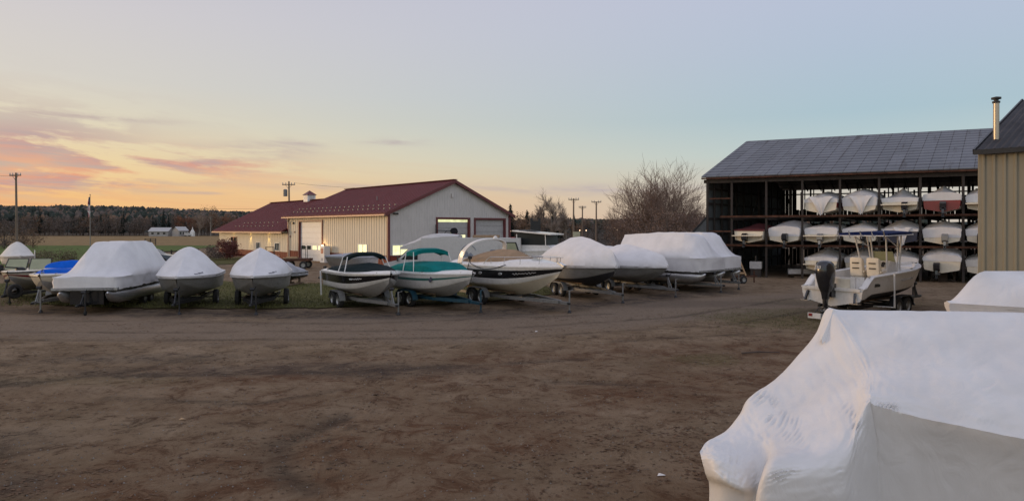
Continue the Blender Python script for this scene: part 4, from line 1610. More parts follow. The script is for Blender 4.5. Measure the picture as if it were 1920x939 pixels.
class Hull:
    """V hull: stern at x=0, bow at x=L, keel at z=0"""

    def __init__(s, L=5.5, B=2.3, Hg=1.05, sheer=.18, rake=.7, fine=2.3, dead=.36, bowk=.72, flare=.8, beam_aft=.94, g=None):
        s.L, s.B, s.Hg, s.sheer, s.rake, s.fine, s.dead, s.bowk, s.flare, s.aft, s.gf = L, B, Hg, sheer, rake, fine, dead, bowk, flare, beam_aft, g

    def w(s, u):
        if u < .42:
            return s.B / 2 * lerp(s.aft, 1, u / .42)
        return max(.02, s.B / 2 * (1 - ((u - .42) / .58) ** s.fine))

    def g(s, u):
        if s.gf:
            return pw(s.gf, u)
        return s.Hg + s.sheer * u * u

    def k(s, u):
        return s.bowk * s.Hg * max(0, (u - .5) / .5) ** 2.4

    def x(s, u, z):
        f = clamp(1 - z / max(.1, s.g(u)))
        return u * s.L - s.rake * f * u ** 5

    def chine(s, u):
        w, g, k = s.w(u), s.g(u), s.k(u)
        cw = w * (.90 - .34 * u ** 2.2)
        zc = k + (g - k) * lerp(s.dead, .42, u ** 2)
        return cw, zc

    def side(s, u, t, off=0.0):
        """point on the starboard-or-port side, t 0 chine .. 1 gunwale (returns x, y>0, z)"""
        cw, zc = s.chine(u)
        z = lerp(zc + .03, s.g(u), t)
        y = lerp(cw + .035 * min(1, s.w(u) * 3), s.w(u), t ** s.flare if t > 0 else 0) + off
        return s.x(u, z), y, z

    def hull_mesh(s, ts=(0, .2, .4, .6, .8, 1.0), side_mi=(1, 1, 1, 1, 1), n=26, rail_mi=1, bot=0, rail=.03):
        mb = MB()
        rows = []
        for i in range(n + 1):
            u = i / n
            u = 1 - (1 - u) ** 1.25
            cw, zc = s.chine(u)
            k = s.k(u)
            half = [(s.x(u, k), 0, k), (s.x(u, lerp(k, zc, .5)), cw * .5, lerp(k, zc, .47)), (s.x(u, zc), cw, zc)]
            half += [s.side(u, t) for t in ts]
            x, y, z = s.side(u, 1)
            half += [(x + rail * u ** 4, y + rail, z + .004), (x + rail * u ** 4, y + rail, z + .05), (x, y, z + .055)]
            full = [(a, -b, c) for a, b, c in reversed(half[1:])] + half
            rows.append(full)
        nh = len(rows[0]) // 2
        mis = [bot, bot, bot] + list(side_mi) + [rail_mi] * 3

        def mi(i, j):
            q = j - nh if j >= nh else nh - 1 - j
            return mis[q]
        mb.grid(rows, mi)
        mb.ngon(rows[0], 1)
        return mb

    def deck_mesh(s, crown=.06, u0=0.0, u1=1.0, bump=None, n=22, m=10, inset=0.0, dz=.056):
        rows = []
        for i in range(n + 1):
            u = lerp(u0, u1, i / n)
            w = s.w(u) - inset
            g = s.g(u) + dz
            c = crown + (pw(bump, u) if bump else 0)
            rows.append([(s.x(u, g), w * (2 * j / m - 1), g + c * (1 - abs(2 * j / m - 1) ** 3.5)) for j in range(m + 1)])
        return MB().grid(rows)

    def wrap_mesh(s, ridge, p=.8, tmin=.35, u0=0.0, u1=1.0, n=80, m=15, seed=0, off=.03, over=.05, wav=.05, wr=.026, sternlean=0.0):
        """fitted cover from the hull side over the gunwale to a ridge; ridge is [(u, z above keel)]"""
        rows = []
        for i in range(n + 1):
            u = lerp(u0, u1, i / n)
            w, g = s.w(u) + off + .02, s.g(u) + .07
            r_ = max(pw(ridge, u), g + .03)
            pv = p if callable(p) else pw(p, u) if isinstance(p, (list, tuple)) else p
            sides = []
            for sg in (1, -1):
                half = []
                tl = clamp((pw(tmin, u) if isinstance(tmin, (list, tuple)) else tmin) + wav * noise.noise(Vector((u * 9, sg * 3.1, seed))) + .5 * wav * noise.noise(Vector((u * 31, sg * 3.1, seed))), 0, .97)
                for t in (tl, lerp(tl, 1, .35), lerp(tl, 1, .7), 1):
                    x, y, z = s.side(u, t, off)
                    q = wr * 1.4 * noise.noise(Vector((x * 3.2, z * 6, seed + sg)))
                    half.append((x + over * u ** 6, sg * (y + q), z))
                half.append((half[-1][0], sg * (w + .004), g))
                for j in range(1, m + 1):
                    a = j / m
                    y = w * (1 - a)
                    z = g + (r_ - g) * (pv(u, a) if callable(pv) else a ** pv)
                    # support straps pull the film tight between the posts
                    z += wr * (1 - a) * a * 4 * noise.noise(Vector((u * 16, sg * a * 3, seed))) + .7 * wr * max(0, 1 - a * 2.2) * a * 3 * sin(u * 75 + 5 * noise.noise(Vector((u * 9, seed, sg)))) - .010 * sin(u * 40) * (a * (1 - a)) * 2
                    xx = s.x(u, g) + over * u ** 6 - sternlean * (a ** 1.2) * (1 - u) ** 6 * -1
                    half.append((xx, sg * y, z))
                sides.append(half)
            rows.append(sides[0] + sides[1][::-1][1:])
        mb = MB().grid(rows)
        mb.ngon([(x - .02, y, z) for x, y, z in rows[0]])
        mb.grid([rows[0], [(x - .02, y, z) for x, y, z in rows[0]]])
        mb.ngon(rows[-1])
        return mb


def bell(mixv):
    return lambda u, a: mixv * (.5 - .5 * cos(pi * a)) + (1 - mixv) * a ** .8


def dome(q, fold=.68):
    return lambda u, a: lerp(1 - (1 - a) ** q, a ** .85, sstep(fold, fold + .12, u))


def plateau(k, q):
    def f(u, a):
        kk = lerp(k, 1.0, sstep(.74, 1.0, u))
        t = clamp(a / kk)
        s_ = t ** q
        return s_ - .06 * max(0, 1 - abs(t - 1) / .25) * (1 if a < kk else 0)
    return f


class Pontoon(Hull):
    def w(s, u):
        return s.B / 2 * (1 - .13 * clamp((u - .95) / .05) ** 2)

    def side(s, u, t, off=0.0):
        z = lerp(.62, s.g(u), t)
        return u * s.L, s.w(u) + off, z

    def x(s, u, z):
        return u * s.L


def frame_of(px, d, phi, L, z=0.0):
    """bow over pixel column px at distance d, heading phi (0 = towards the camera plane, + = to the right)"""
    a = R(phi)
    u = Vector((sin(a), -cos(a), 0))
    b = G(px, d)
    st = b - u * L
    return Vector((st.x, st.y, z)), math.atan2(-cos(a), sin(a))


def wheel(parent, loc, r_=.33, wd=.2, rimm=None):
    prof = [(r_ * .55, -wd / 2), (r_ * .9, -wd / 2), (r_, -wd * .32), (r_, wd * .32), (r_ * .9, wd / 2), (r_ * .55, wd / 2)]
    t_ = MB().lathe(prof, (0, 0, 0), 'Y', 20).build('wheel', M['tyre'], parent, smooth=40, loc=loc)
    rp = [(0, -wd * .30), (r_ * .2, -wd * .34), (r_ * .25, -wd * .2), (r_ * .48, -wd * .22), (r_ * .57, -wd * .46), (r_ * .57, wd * .46), (r_ * .48, wd * .22), (r_ * .25, wd * .2), (r_ * .2, wd * .34), (0, wd * .30)]
    MB().lathe(rp, (0, 0, 0), 'Y', 16).build('rim', rimm or M['rim'], t_, smooth=30)
    return t_


def trailer(loc, rz, L, label, m='galv', axles=1, track=1.95, fender=True, wz=.33, tongue=.55, jack=True, guides=False, winch=True, kz=.5, group='boat trailers', bunkw=.42, rail=.6, jackside=.18, axle=.34, skid=False):
    m = M[m]
    t_ = thing('boat_trailer', label, 'trailer', (loc.x, loc.y, 0), rz, group)
    fz = .43
    fr = MB()
    xa = L * axle
    for sg in (-1, 1):
        fr.bar((L * .03, sg * rail, fz), (L * .62, sg * rail, fz), .09, .13)
        fr.bar((L * .62, sg * rail, fz), (L * .97, sg * .06, fz), .09, .13)
    for x in (.04, .22, .5, .62):
        fr.bar((L * x, -rail, fz - .05), (L * x, rail, fz - .05), .08, .07)
    fr.build('frame', m, t_)
    MB().bar((L * .80, 0, fz - .02), (L + tongue, 0, fz - .02), .09, .11).build('tongue', m, t_)
    MB().lathe([(.0, 0), (.05, .01), (.05, .12), (0, .14)], (L + tongue, 0, fz - .02), 'X', 8).build('coupler', M['steelblk'], t_)
    for sg in (-1, 1):
        MB().bar((L * .06, sg * bunkw, kz + .13), (L * .6, sg * bunkw, kz + .13), .10, .06).build('bunk', M['wood'], t_)
        MB().bar((L * .22, sg * bunkw, fz), (L * .22, sg * bunkw, kz + .12), .06).build('bunk_bracket', m, t_)
    ax = MB()
    xs_ = [xa] if axles == 1 else [xa - .40, xa + .40]
    for x in xs_:
        ax.bar((x, -track / 2, wz), (x, track / 2, wz), .06)
        ax.bar((x - .3, -rail, fz - .06), (x + .3, -rail, fz - .06), .05, .05)
        ax.bar((x - .3, rail, fz - .06), (x + .3, rail, fz - .06), .05, .05)
    ax.build('axle', M['steelblk'], t_)
    for x in xs_:
        for sg in (-1, 1):
            wheel(t_, (x, sg * track / 2, wz), wz)
    if fender:
        for sg in (-1, 1):
            f_ = MB()
            x0, x1 = xs_[0], xs_[-1]
            r_ = wz + .07
            out = [(x0 + r_ * cos(a), wz + r_ * sin(a)) for a in [pi - i * (pi / 2) / 6 for i in range(7)]] + [(x1 + r_ * cos(a), wz + r_ * sin(a)) for a in [pi / 2 - i * (pi / 2) / 6 for i in range(7)]]
            f_.grid([[(x, sg * track / 2 - .13, z) for x, z in out], [(x, sg * track / 2 + .13, z) for x, z in out]])
            f_.grid([[(x, sg * (track / 2 + .13), z) for x, z in out], [(x, sg * (track / 2 + .13), z - .05) for x, z in out]])
            f_.build('fender', m, t_, smooth=40)
    if winch:
        xw = L + .02
        w_ = MB().bar((xw + .12, 0, fz), (xw + .02, 0, kz + .5), .06, .06)
        w_.bar((xw + .32, 0, fz), (xw + .06, 0, kz + .38), .04, .04)
        wp = w_.build('winch_post', m, t_)
        MB().lathe([(0, -.09), (.07, -.08), (.07, .08), (0, .09)], (xw + .02, 0, kz + .53), 'Y', 10).build('winch', M['steelblk'], wp)
        MB().bar((xw + .02, .1, kz + .53), (xw + .14, .16, kz + .66), .025).build('crank', M['steelblk'], wp)
    if jack:
        j_ = MB().tube([(L + tongue * .6, jackside, .12), (L + tongue * .6, jackside, .92)], .035, 8)
        j_.bar((L + tongue * .6, 0, fz), (L + tongue * .6, jackside, fz), .05)
        j_.bar((L + tongue * .6, jackside, .90), (L + tongue * .6 + .02, jackside + .16, .94), .022)
        jk = j_.build('jack', m if m is not M['steelblk'] else M['steelblk'], t_)
        if skid:
            MB().lathe([(0, -.035), (.085, -.035), (.095, 0), (.085, .035), (0, .035)], (L + tongue * .6, jackside, .095), 'Y', 12).build('jack_wheel', M['tyre'], jk)
        else:
            MB().lathe([(.09, 0), (.09, .02), (.03, .13), (0, .13)], (L + tongue * .6, jackside, .0), n=10).build('foot', M['steelblk'], jk)
    if guides:
        for sg in (-1, 1):
            MB().tube([(L * .05, sg * rail, fz - .05), (L * .05, sg * 1.22, fz - .03), (L * .05, sg * 1.22, 1.75)], .035, 8).build('guide_pole', M['whitetube'], t_)
    return t_


def gel(parent, h, mats, **kw):
    return h.hull_mesh(**kw).build('hull', mats, parent, smooth=38)


def film_print(parent, h, u, side, z_, text='Limited'):
    pass


# --- wrapped V hulls of the row
def wrapped(label, px, d, phi, h, kz, ridge, p, tmin, hullm, tr_label, trm='galv', axles=1, cover='wrap', seed=1, name='wrapped_boat', hs=None, **tk):
    loc, rz = frame_of(px, d, phi, h.L, kz)
    b = thing(name, label, 'boat', loc, rz)
    gel(b, h, hullm, **(hs or {}))
    h.wrap_mesh(ridge, p, tmin, seed=seed).build('shrink_wrap', M[cover], b, smooth=32)
    for sg in (-1, 1):
        pts = []
        for i in range(40):
            x, y, z = h.side(i / 39, .93, .055)
            pts.append((x + .06 * (i / 39) ** 6, sg * y, z + .012 * noise.noise(Vector((i * .6, seed, sg)))))
        MB().tube(pts, .014, 5).build('strap_or_shade_line', M['film'], b)  # added line drawing the sharp shade edge below the gunwale
    trailer(loc, rz, h.L, tr_label, trm, axles, kz=kz, **tk)
    return b


alu3 = (M['aludull'], M['film'], M['film'])
h5 = Hull(5.3, 2.4, .92, .06, .75, 2.5, .30, .70, .85)
b5 = wrapped('white shrink-wrapped runabout with rounded high hump, right of the big wrapped pontoon', 330, 26.9, 16, h5, .44,
             [(0, 1.2), (.12, 1.5), (.3, 1.95), (.46, 2.2), (.58, 2.14), (.70, 1.78), (.85, 1.32), (1, 1.06)], dome(1.75), .90, alu3,
             'dark single axle trailer under the round-humped wrapped boat', 'steelblk', seed=2.2, track=2.0, fender=False, wz=.34)
h6 = Hull(5.1, 2.35, .93, .06, .7, 2.5, .30, .70, .85)
b6 = wrapped('white shrink-wrapped runabout with a sharp central peak, in front of the office wing', 473, 26.8, 14, h6, .47,
             [(0, 1.3), (.15, 1.55), (.35, 1.88), (.50, 2.16), (.55, 2.06), (.72, 1.62), (.86, 1.28), (1, 1.08)], [(0, .4), (.45, .46), (.52, .55), (.7, .52), (.85, .75), (1, 1)], .90, alu3,
             'single axle trailer with wide tyres under the peaked wrapped boat', 'steelblk', seed=5.1, track=2.05, wz=.37, fender=False)


def scribble(parent, h, u, sg, z, ln):
    """small illegible dark script printed on the film"""
    rnd_ = random.Random(int(u * 100))
    x, y, _ = h.side(u, 1, .06)
    dx = Vector(h.side(u - .06, 1, .06)) - Vector((x, y, _))
    dx.z = 0
    dx.normalize()
    pts = []
    n = 26
    for i in range(n):
        t = i / (n - 1)
        q = Vector((x, y, 0)) + dx * (t * ln)
        pts.append((q.x, sg * q.y + sg * .02, z + .028 * sin(t * 34) * (.4 + .6 * rnd_.random()) + .01 * t))
    MB().tube(pts, .011, 4).build('print', M['text'], parent)


def surface_script(o, parent, u_x, y0, y1, zoff=.012):
    pass


def film_script(b, h, ridge, p, u0, a0, ln, sg=1):
    pts = []
    n = 40
    for i in range(n):
        t = i / (n - 1)
        a = a0 + .035 * sin(t * 55) * (.5 + .5 * sin(t * 13 + 1)) + .01 * sin(t * 90)
        u = u0 - ln / h.L * t
        w_, g_ = h.w(u) + .05, h.g(u) + .07
        r_ = pw(ridge, u)
        f = p(u, a) if callable(p) else a ** (pw(p, u) if isinstance(p, list) else p)
        pts.append((h.x(u, g_) + .02, sg * (w_ * (1 - a) + .02), g_ + (r_ - g_) * f + .015))
    MB().tube(pts, .010, 4).build('print', M['text'], b)


film_script(b5, h5, [(0, 1.2), (.12, 1.5), (.3, 1.95), (.46, 2.12), (.58, 2.06), (.70, 1.72), (.85, 1.30), (1, 1.06)], dome(1.75), .86, .15, .5)
film_script(b6, h6, [(0, 1.3), (.15, 1.55), (.35, 1.88), (.50, 2.16), (.55, 2.06), (.72, 1.62), (.86, 1.28), (1, 1.08)], .75, .86, .14, .5)

# --- big pontoon at the left
def pontoon(label, px, d, phi, L, kz, ridge, p, tr_label, tubes=(-.88, .88), B=2.5, seed=3, nose=True, gtop=1.25, tmin=.0, pod='alu', furn=True, **tk):
    h = Pontoon(L, B, gtop, 0, 0)
    loc, rz = frame_of(px, d, phi, L, kz)
    b = thing('pontoon_boat', label, 'boat', loc, rz)
    for y in tubes:
        t_ = MB()
        pts = [(-.1, y, .32), (0, y, .32)] + [(x, y, .32) for x in (L * .3, L * .6, L * .84)] + [(L * .93, y, .36), (L * .985, y, .44), (L * 1.01, y, .52)]
        t_.tube(pts, [.22, .31, .31, .31, .31, .27, .15, .03], 16)
        t_.build('float_tube', M[pod], b, smooth=50)
    MB().box((L / 2, 0, .66), (L, B - .06, .10)).build('deck', M['aludull'], b)
    br = MB()
    x = .3
    while x < L:
        br.box((x, 0, .60), (.06, B - .3, .08))
        x += .6
    br.build('cross_channel', M['aludull'], b)
    h.wrap_mesh(ridge, p, tmin, seed=seed, off=.02, over=0, wav=.16).build('shrink_wrap', M['wrap'], b, smooth=58)
    trailer(loc, rz, L, tr_label, kz=kz, **tk)
    return b, h


b4, h4 = pontoon('large white shrink-wrapped pontoon boat with broad flat-topped cover, left part of the row', 158, 26.6, 9, 6.6, .36,
                 [(0, 1.55), (.08, 1.85), (.16, 2.40), (.3, 2.50), (.64, 2.50), (.74, 2.20), (.84, 1.66), (.93, 1.28), (1, 1.08)], plateau(.50, .92),
                 'dark trailer with front jack under the large pontoon boat', axles=2, m='steelblk', track=1.5, rail=.5, fender=False, seed=8.3, skid=True, wz=.27, gtop=1.06)
# black panel added for the under-deck shadow between the floats
MB().box((6.35, 0, .30), (.06, 1.24, .55)).build('shadow_panel', M['black'], b4)


# --- open boats under canvas
def bimini(parent, x, z, hw_, ln, m, poles, drop=.22, th=.07):
    rows = []
    n = 18
    for i in range(7):
        u = i / 6
        xx = x + ln * (u - .5)
        row = []
        for j in range(n + 1):
            v = 2 * j / n - 1
            zz = z - drop * abs(v) ** 3.5 - .05 * (2 * u - 1) ** 2 - .02 * (1 - v * v) * abs(sin(u * pi * 2))
            row.append((xx, v * hw_, zz))
        rows.append(row)
    mb = MB().grid(rows)
    low = [[(a, b_ * .985, c_ - th) for a, b_, c_ in r_] for r_ in rows]
    mb.grid(low)
    mb.grid([rows[0], low[0]])
    mb.grid([rows[-1], low[-1]])
    mb.grid([[r_[0] for r_ in rows], [r_[0] for r_ in low]])
    mb.grid([[r_[-1] for r_ in rows], [r_[-1] for r_ in low]])
    c_ = mb.build('bimini_top', m, parent, smooth=35)
    for sg in (-1, 1):
        for fx, bx in poles:
            MB().tube([(bx[0], sg * bx[1], bx[2]), (x + fx * ln, sg * hw_ * .97, z - drop * .9 - .02)], .022, 6).build('bimini_pole', M['whitetube'], parent)
    return c_


def cleats(parent, h, us, m=None):
    for u in us:
        for sg in (-1, 1):
            x, y, z = h.side(u, 1)
            MB().box((x, sg * (y - .1), z + .09), (.16, .04, .04)).build('cleat', m or M['chrome'], parent)


# boat 7, black stripe bowrider with black canvas
h7 = Hull(5.7, 2.4, 1.0, .10, .75, 2.9, .33, .72, .75)
loc, rz = frame_of(733, 26.7, 32, 5.7, .48)
b7 = thing('bowrider_boat', 'white bowrider with a black side band and black canvas bimini, facing right in the row', 'boat', loc, rz)
gel(b7, h7, (M['gelgrey'], M['gel'], M['black'], M['gelgrey']), ts=(0, .12, .30, .36, .40, .90, 1.0), side_mi=(1, 1, 1, 2, 2, 1), rail_mi=1)
h7.deck_mesh(.10).build('deck', M['gel'], b7, smooth=40)
h7.wrap_mesh([(.04, 1.18), (.1, 1.30), (.4, 1.42), (.58, 1.50), (.64, 1.44), (.8, 1.30), (.90, 1.24)], [(0, .35), (.6, .4), (.8, .5), (1, .6)], .985, .04, .90, off=-.16, over=-.1, wav=.0, seed=4).build('cockpit_cover', M['canvasblk'], b7, smooth=35)
bimini(b7, 2.6, 1.93, .88, .62, M['canvasblk'], ((.45, (3.1, 1.05, 1.1)), (-.45, (2.4, 1.1, 1.1))), .20, .13)
cleats(b7, h7, (.12, .55, .9))
trailer(loc, rz, 5.7, 'white galvanised tandem trailer under the black banded bowrider', axles=2, kz=.48, track=2.05, guides=False)
t7 = MB().tube([(0.25, -1.22, .4), (0.25, -1.26, 1.5)], .035, 8)
tag(t7.build('guide_post', M['whitetube'], loc=(loc.x, loc.y, 0), rz=rz), 'white upright guide post at the left corner of the black banded bowrider', 'post')

# boat 8, teal
h8 = Hull(5.6, 2.4, .98, .10, .7, 2.9, .33, .72, .75)
loc, rz = frame_of(886, 27.4, 38, 5.6, .46)
b8 = thing('bowrider_boat', 'white boat with teal cockpit cover, teal bimini and pale teal side stripe', 'boat', loc, rz)
gel(b8, h8, (M['gelgrey'], M['gel'], M['tealstripe'], M['cream']), ts=(0, .10, .30, .52, .56, .74, 1.0), side_mi=(1, 1, 1, 1, 2, 1), rail_mi=1)
h8.deck_mesh(.12).build('deck', M['gel'], b8, smooth=40)
h8.wrap_mesh([(.05, 1.3), (.09, 1.42), (.3, 1.50), (.60, 1.54), (.64, 1.50), (.73, 1.26), (.76, 1.18)], [(0, .20), (.6, .16), (.70, .25), (1, .5)], .985, .05, .76, off=-.16, over=-.1, wav=0, seed=6).build('cockpit_cover', M['canvasteal'], b8, smooth=35)
bimini(b8, 2.0, 2.10, .92, .70, M['canvasteal'], ((.45, (2.6, 1.05, 1.1)), (-.45, (1.7, 1.08, 1.1))), .16, .17)
cleats(b8, h8, (.12, .6, .92))
x_, y_, z_ = h8.side(.70, .66)
MB().lathe([(0, 0), (.13, .0), (.13, .03), (0, .03)], (x_, -y_ - .02, z_), 'Y', 12).build('emblem', M['text'], b8)
trailer(loc, rz, 5.6, 'blue green painted tandem trailer under the teal covered boat', 'tealsteel', axles=2, kz=.46, track=2.05, winch=False)

# boat 9, cruiser
h9 = Hull(7.3, 2.55, 1.22, .10, 1.25, 2.2, .34, .74, .7)
loc, rz = frame_of(1056, 27.2, 35, 7.3, .5)
b9 = thing('cabin_cruiser', 'white cabin cruiser with black side band, curved radar arch and tan cockpit cover', 'boat', loc, rz)
gel(b9, h9, (M['cream'], M['gel'], M['black'], M['black']), ts=(0, .08, .30, .34, .38, .82, 1.0), side_mi=(1, 1, 1, 2, 2, 1), rail_mi=1)
h9.deck_mesh(.10, bump=[(0, .1), (.3, .12), (.42, .20), (.75, .20), (.92, .06), (1, 0)]).build('deck', M['gel'], b9, smooth=45)
h9.wrap_mesh([(.10, 1.55), (.2, 1.82), (.38, 2.0), (.56, 1.98), (.62, 1.85), (.70, 1.66)], [(0, .3), (.5, .45), (.7, .8)], .985, .10, .70, off=-.22, over=-.1, wav=0, seed=9).build('cockpit_cover', M['canvastan'], b9, smooth=40)
ar = []
ys_ = []
for i in range(25):
    a = pi * i / 24
    y = 1.18 * math.copysign(abs(cos(a)) ** .8, cos(a))
    z = 1.32 + 1.12 * abs(sin(a)) ** .55
    ar.append((1.05 + .95 * abs(sin(a)) ** .9, y, z))
am = MB()
rws = []
for i, p_ in enumerate(ar):
    p_ = Vector(p_)
    d_ = (Vector(ar[min(i + 1, 24)]) - Vector(ar[max(i - 1, 0)])).normalized()
    X_ = Vector((1, 0, 0))
    n_ = d_.cross(X_).normalized()
    wx = lerp(.36, .22, sin(pi * i / 24))
    rws.append([p_ + X_ * wx / 2 + n_ * .03, p_ + X_ * wx / 2 - n_ * .03, p_ - X_ * wx / 2 - n_ * .05, p_ - X_ * wx / 2 + n_ * .05])
am.grid(rws, close=True)
am.build('radar_arch', M['gel'], b9, smooth=40)
MB().lathe([(0, 0), (.11, 0), (.11, .06), (.05, .12), (0, .13)], (2.0, .2, 2.46), n=10).build('anchor_light', M['gel'], b9)
rl = MB()
for sg in (-1, 1):
    pts = []
    for i in range(15):
        u = lerp(.42, .985, i / 14)
        x, y, z = h9.side(u, 1)
        pts.append((x + .12 * u ** 6, sg * max(0, y - .12), z + .08 + .36 * sstep(.40, .5, u)))
    rl.tube(pts, .016, 6)
rl.build('bow_rail', M['chrome'], b9)
for sg in (-1, 1):
    for u in (.5, .62, .74, .86, .96):
        x, y, z = h9.side(u, 1)
        MB().tube([(x, sg * max(0, y - .12), z + .05), (x + .03, sg * max(0, y - .12), z + .44)], .013, 6).build('stanchion', M['chrome'], b9)
for sg in (-1, 1):
    for u in (.40, .60):
        x, y, z = h9.side(u, .62)
        pr = MB().lathe([(0, .0), (.10, 0), (.12, .02), (.12, .03), (0, .03)], (0, 0, 0), 'Y', 14).build('porthole', M['chrome'], b9, loc=(x, sg * y - (0.03 if sg < 0 else 0), z))
        pr.scale = (1.0, 1, .6)
        pr.rotation_euler = (0, 0, -sg * .12)
hp = MB()
hp.lathe([(0, 0), (.26, 0), (.26, .03), (0, .03)], (5.55, 0, h9.g(.76) + .42), n=16)
hp.build('deck_hatch', M['glass'], b9)
rp = MB()
pts = [(2.0, -1.2, 1.62)]
for i in range(12):
    t = i / 11
    u = lerp(.30, .66, t)
    x, y, z = h9.side(u, 1, .05)
    pts.append((x, -y, z + .12 - .22 * sin(pi * t)))
rp.tube(pts, .018, 6)
rp.tube([(2.05, -1.24, 1.55), (1.95, -1.36, .9), (1.9, -1.3, .35)], .018, 6)
rp.build('mooring_rope', M['steelblk'], b9)
MB().lathe([(0, -.09), (.1, -.06), (.1, .06), (0, .09)], (2.05, -1.24, 1.60), n=8).build('rope_coil', M['steelblk'], b9)
MB().bar((7.0, 0, 1.52), (7.42, 0, 1.40), .16, .08).build('bow_roller', M['chrome'], b9)
x_, y_, z_ = h9.side(.78, .70)
trailer(loc, rz, 7.3, 'long galvanised tandem trailer with wide fenders under the cabin cruiser', axles=2, kz=.5, track=2.2, tongue=.3, rail=.7, wz=.36, winch=False)

def hull_script(b, h, u0, u1, t, m, amp=.035, name='lettering', off=.02, freq=46, r_=.012):
    pts = []
    for i in range(48):
        q = i / 47
        x, y, z = h.side(lerp(u0, u1, q), t, off)
        pts.append((x, -y, z + amp * sin(q * freq) * (.55 + .45 * sin(q * 11))))
    MB().tube(pts, r_, 4).build(name, m, b)


hull_script(b9, h9, .70, .86, .60, M['gelgrey'])
hull_script(b7, h7, .66, .80, .66, M['textw'], .03)

# boats 10 and 11
h10 = Hull(6.0, 2.6, .98, .05, .85, 2.7, .32, .72, .8)
b10 = wrapped('white shrink-wrapped boat with a smooth high dome, just right of the cabin cruiser', 1155, 31.0, 23, h10, .58,
              [(0, 1.7), (.08, 2.1), (.25, 2.38), (.45, 2.46), (.6, 2.36), (.8, 2.08), (.955, 1.80), (.975, 1.5), (1, 1.12)], [(0, .42), (.5, .52), (.9, .6), (1, .8)], .88, (M['bottom'], M['film'], M['film']),
              'galvanised trailer under the dome-covered boat beside the cruiser', axles=2, seed=11, tongue=.5, winch=False)
h11 = Hull(6.0, 2.5, .86, .05, .85, 2.7, .32, .72, .8)
b11 = wrapped('lower white shrink-wrapped boat between the domed wrap and the long wrapped pontoon', 1251, 33.6, 28, h11, .55,
              [(0, 1.3), (.1, 1.6), (.3, 1.98), (.45, 2.06), (.7, 1.86), (.955, 1.52), (.98, 1.3), (1, 1.0)], [(0, .42), (.5, .5), (.9, .55), (1, .8)], .85, (M['aludull'], M['film'], M['film']),
              'galvanised trailer under the lower wrapped boat, tongue to the right', axles=2, seed=13, tongue=.7)
b12, h12 = pontoon('long white shrink-wrapped pontoon boat nearest the storage barn', 1338, 36.0, 42, 5.6, .5,
                   [(0, 2.58), (.2, 2.66), (.76, 2.66), (.88, 2.52), (.95, 1.9), (1, 1.35)], plateau(.6, .9),
                   'galvanised pontoon trailer with tall front post nearest the barn', axles=2, m='galv', track=1.6, rail=.5, fender=False, seed=14, wz=.28, gtop=1.3)
b13, h13 = pontoon('white shrink-wrapped pontoon boat half hidden behind the long one, beside the barn', 1372, 37.8, 44, 5.8, .5,
                   [(0, 2.6), (.2, 2.72), (.76, 2.72), (.86, 2.5), (.94, 1.7), (1, 1.3)], plateau(.6, .9),
                   'trailer under the second wrapped pontoon beside the barn', axles=2, m='galv', track=1.6, rail=.5, fender=False, seed=15, wz=.28, gtop=1.28)

# boat 3, blue canvas bowrider
h3 = Hull(5.4, 2.35, .92, .08, .7, 2.9, .33, .72, .75)
loc, rz = frame_of(74, 27.6, 12, 5.4, .46)
b3 = thing('bowrider_boat', 'white bowrider with bright blue bow cover and blue windscreen cover, behind the wrapped pontoon', 'boat', loc, rz)
gel(b3, h3, (M['gelgrey'], M['cream'], M['navy']), ts=(0, .3, .5, .7, .86, .92, 1.0), side_mi=(1, 1, 1, 1, 2, 1))
h3.deck_mesh(.05).build('deck', M['gel'], b3, smooth=40)
h3.deck_mesh(.20, .64, .95, inset=.20, dz=.07).build('bow_cover', M['canvasblue'], b3, smooth=40)
h3.wrap_mesh([(.05, 1.2), (.2, 1.46), (.44, 1.54), (.48, 1.53), (.52, 1.05)], [(0, .18), (1, .22)], .985, .05, .52, off=-.14, over=-.1, wav=0, seed=3).build('cockpit_cover', M['canvasblue'], b3, smooth=35)
cm_ = MB()
for i_ in range(14):
    y0_, y1_ = lerp(-.9, .9, i_ / 14), lerp(-.9, .9, (i_ + 1) / 14)
    xa_, xb_ = [3.05 - .25 * (y / .95) ** 2 for y in (y0_, y1_)]
    cm_.bar((xa_, y0_, 1.13), (xb_, y1_, 1.13), .10, .14)
cm_.build('coaming', M['gel'], b3, smooth=40)
cleats(b3, h3, (.66, .9))
trailer(loc, rz, 5.4, 'galvanised trailer with tall winch post under the blue covered bowrider', 'galv', kz=.46, track=2.0)
# boat 2, low fishing boat
h2 = Hull(5.2, 2.1, .80, .06, .7, 2.6, .32, .72, .85)
loc, rz = frame_of(14, 30.2, 14, 5.2, .55)
b2_ = thing('fishing_boat', 'low cream fishing boat with a red side stripe and pale tinted windscreen, at far left', 'boat', loc, rz)
gel(b2_, h2, (M['gelgrey'], M['cream'], M['red'], M['black']), ts=(0, .25, .34, .62, .70, 1.0), side_mi=(1, 1, 2, 1, 1), rail_mi=3)
h2.deck_mesh(.05).build('deck', M['cream'], b2_, smooth=40)
wsr = MB()
for y0, y1 in ((-.98, -.06), (.06, .98)):
    wsr.add([(3.25, y0, .93), (3.25, y1, .93), (2.95, y1 * .92, 1.42), (2.95, y0 * .92, 1.42)], [(0, 1, 2, 3)])
    wsr.add([(3.23, y0, .93), (3.23, y1, .93), (2.93, y1 * .92, 1.42), (2.93, y0 * .92, 1.42)], [(3, 2, 1, 0)])
wsr.build('windscreen', M['glassgreen'], b2_)
f_ = MB()
for y0, y1 in ((-.98, -.06), (.06, .98)):
    f_.bar((2.94, y0 * .92, 1.43), (2.94, y1 * .92, 1.43), .03)
    for y in (y0, y1):
        f_.bar((3.25, y, .92), (2.94, y * .92, 1.44), .03)
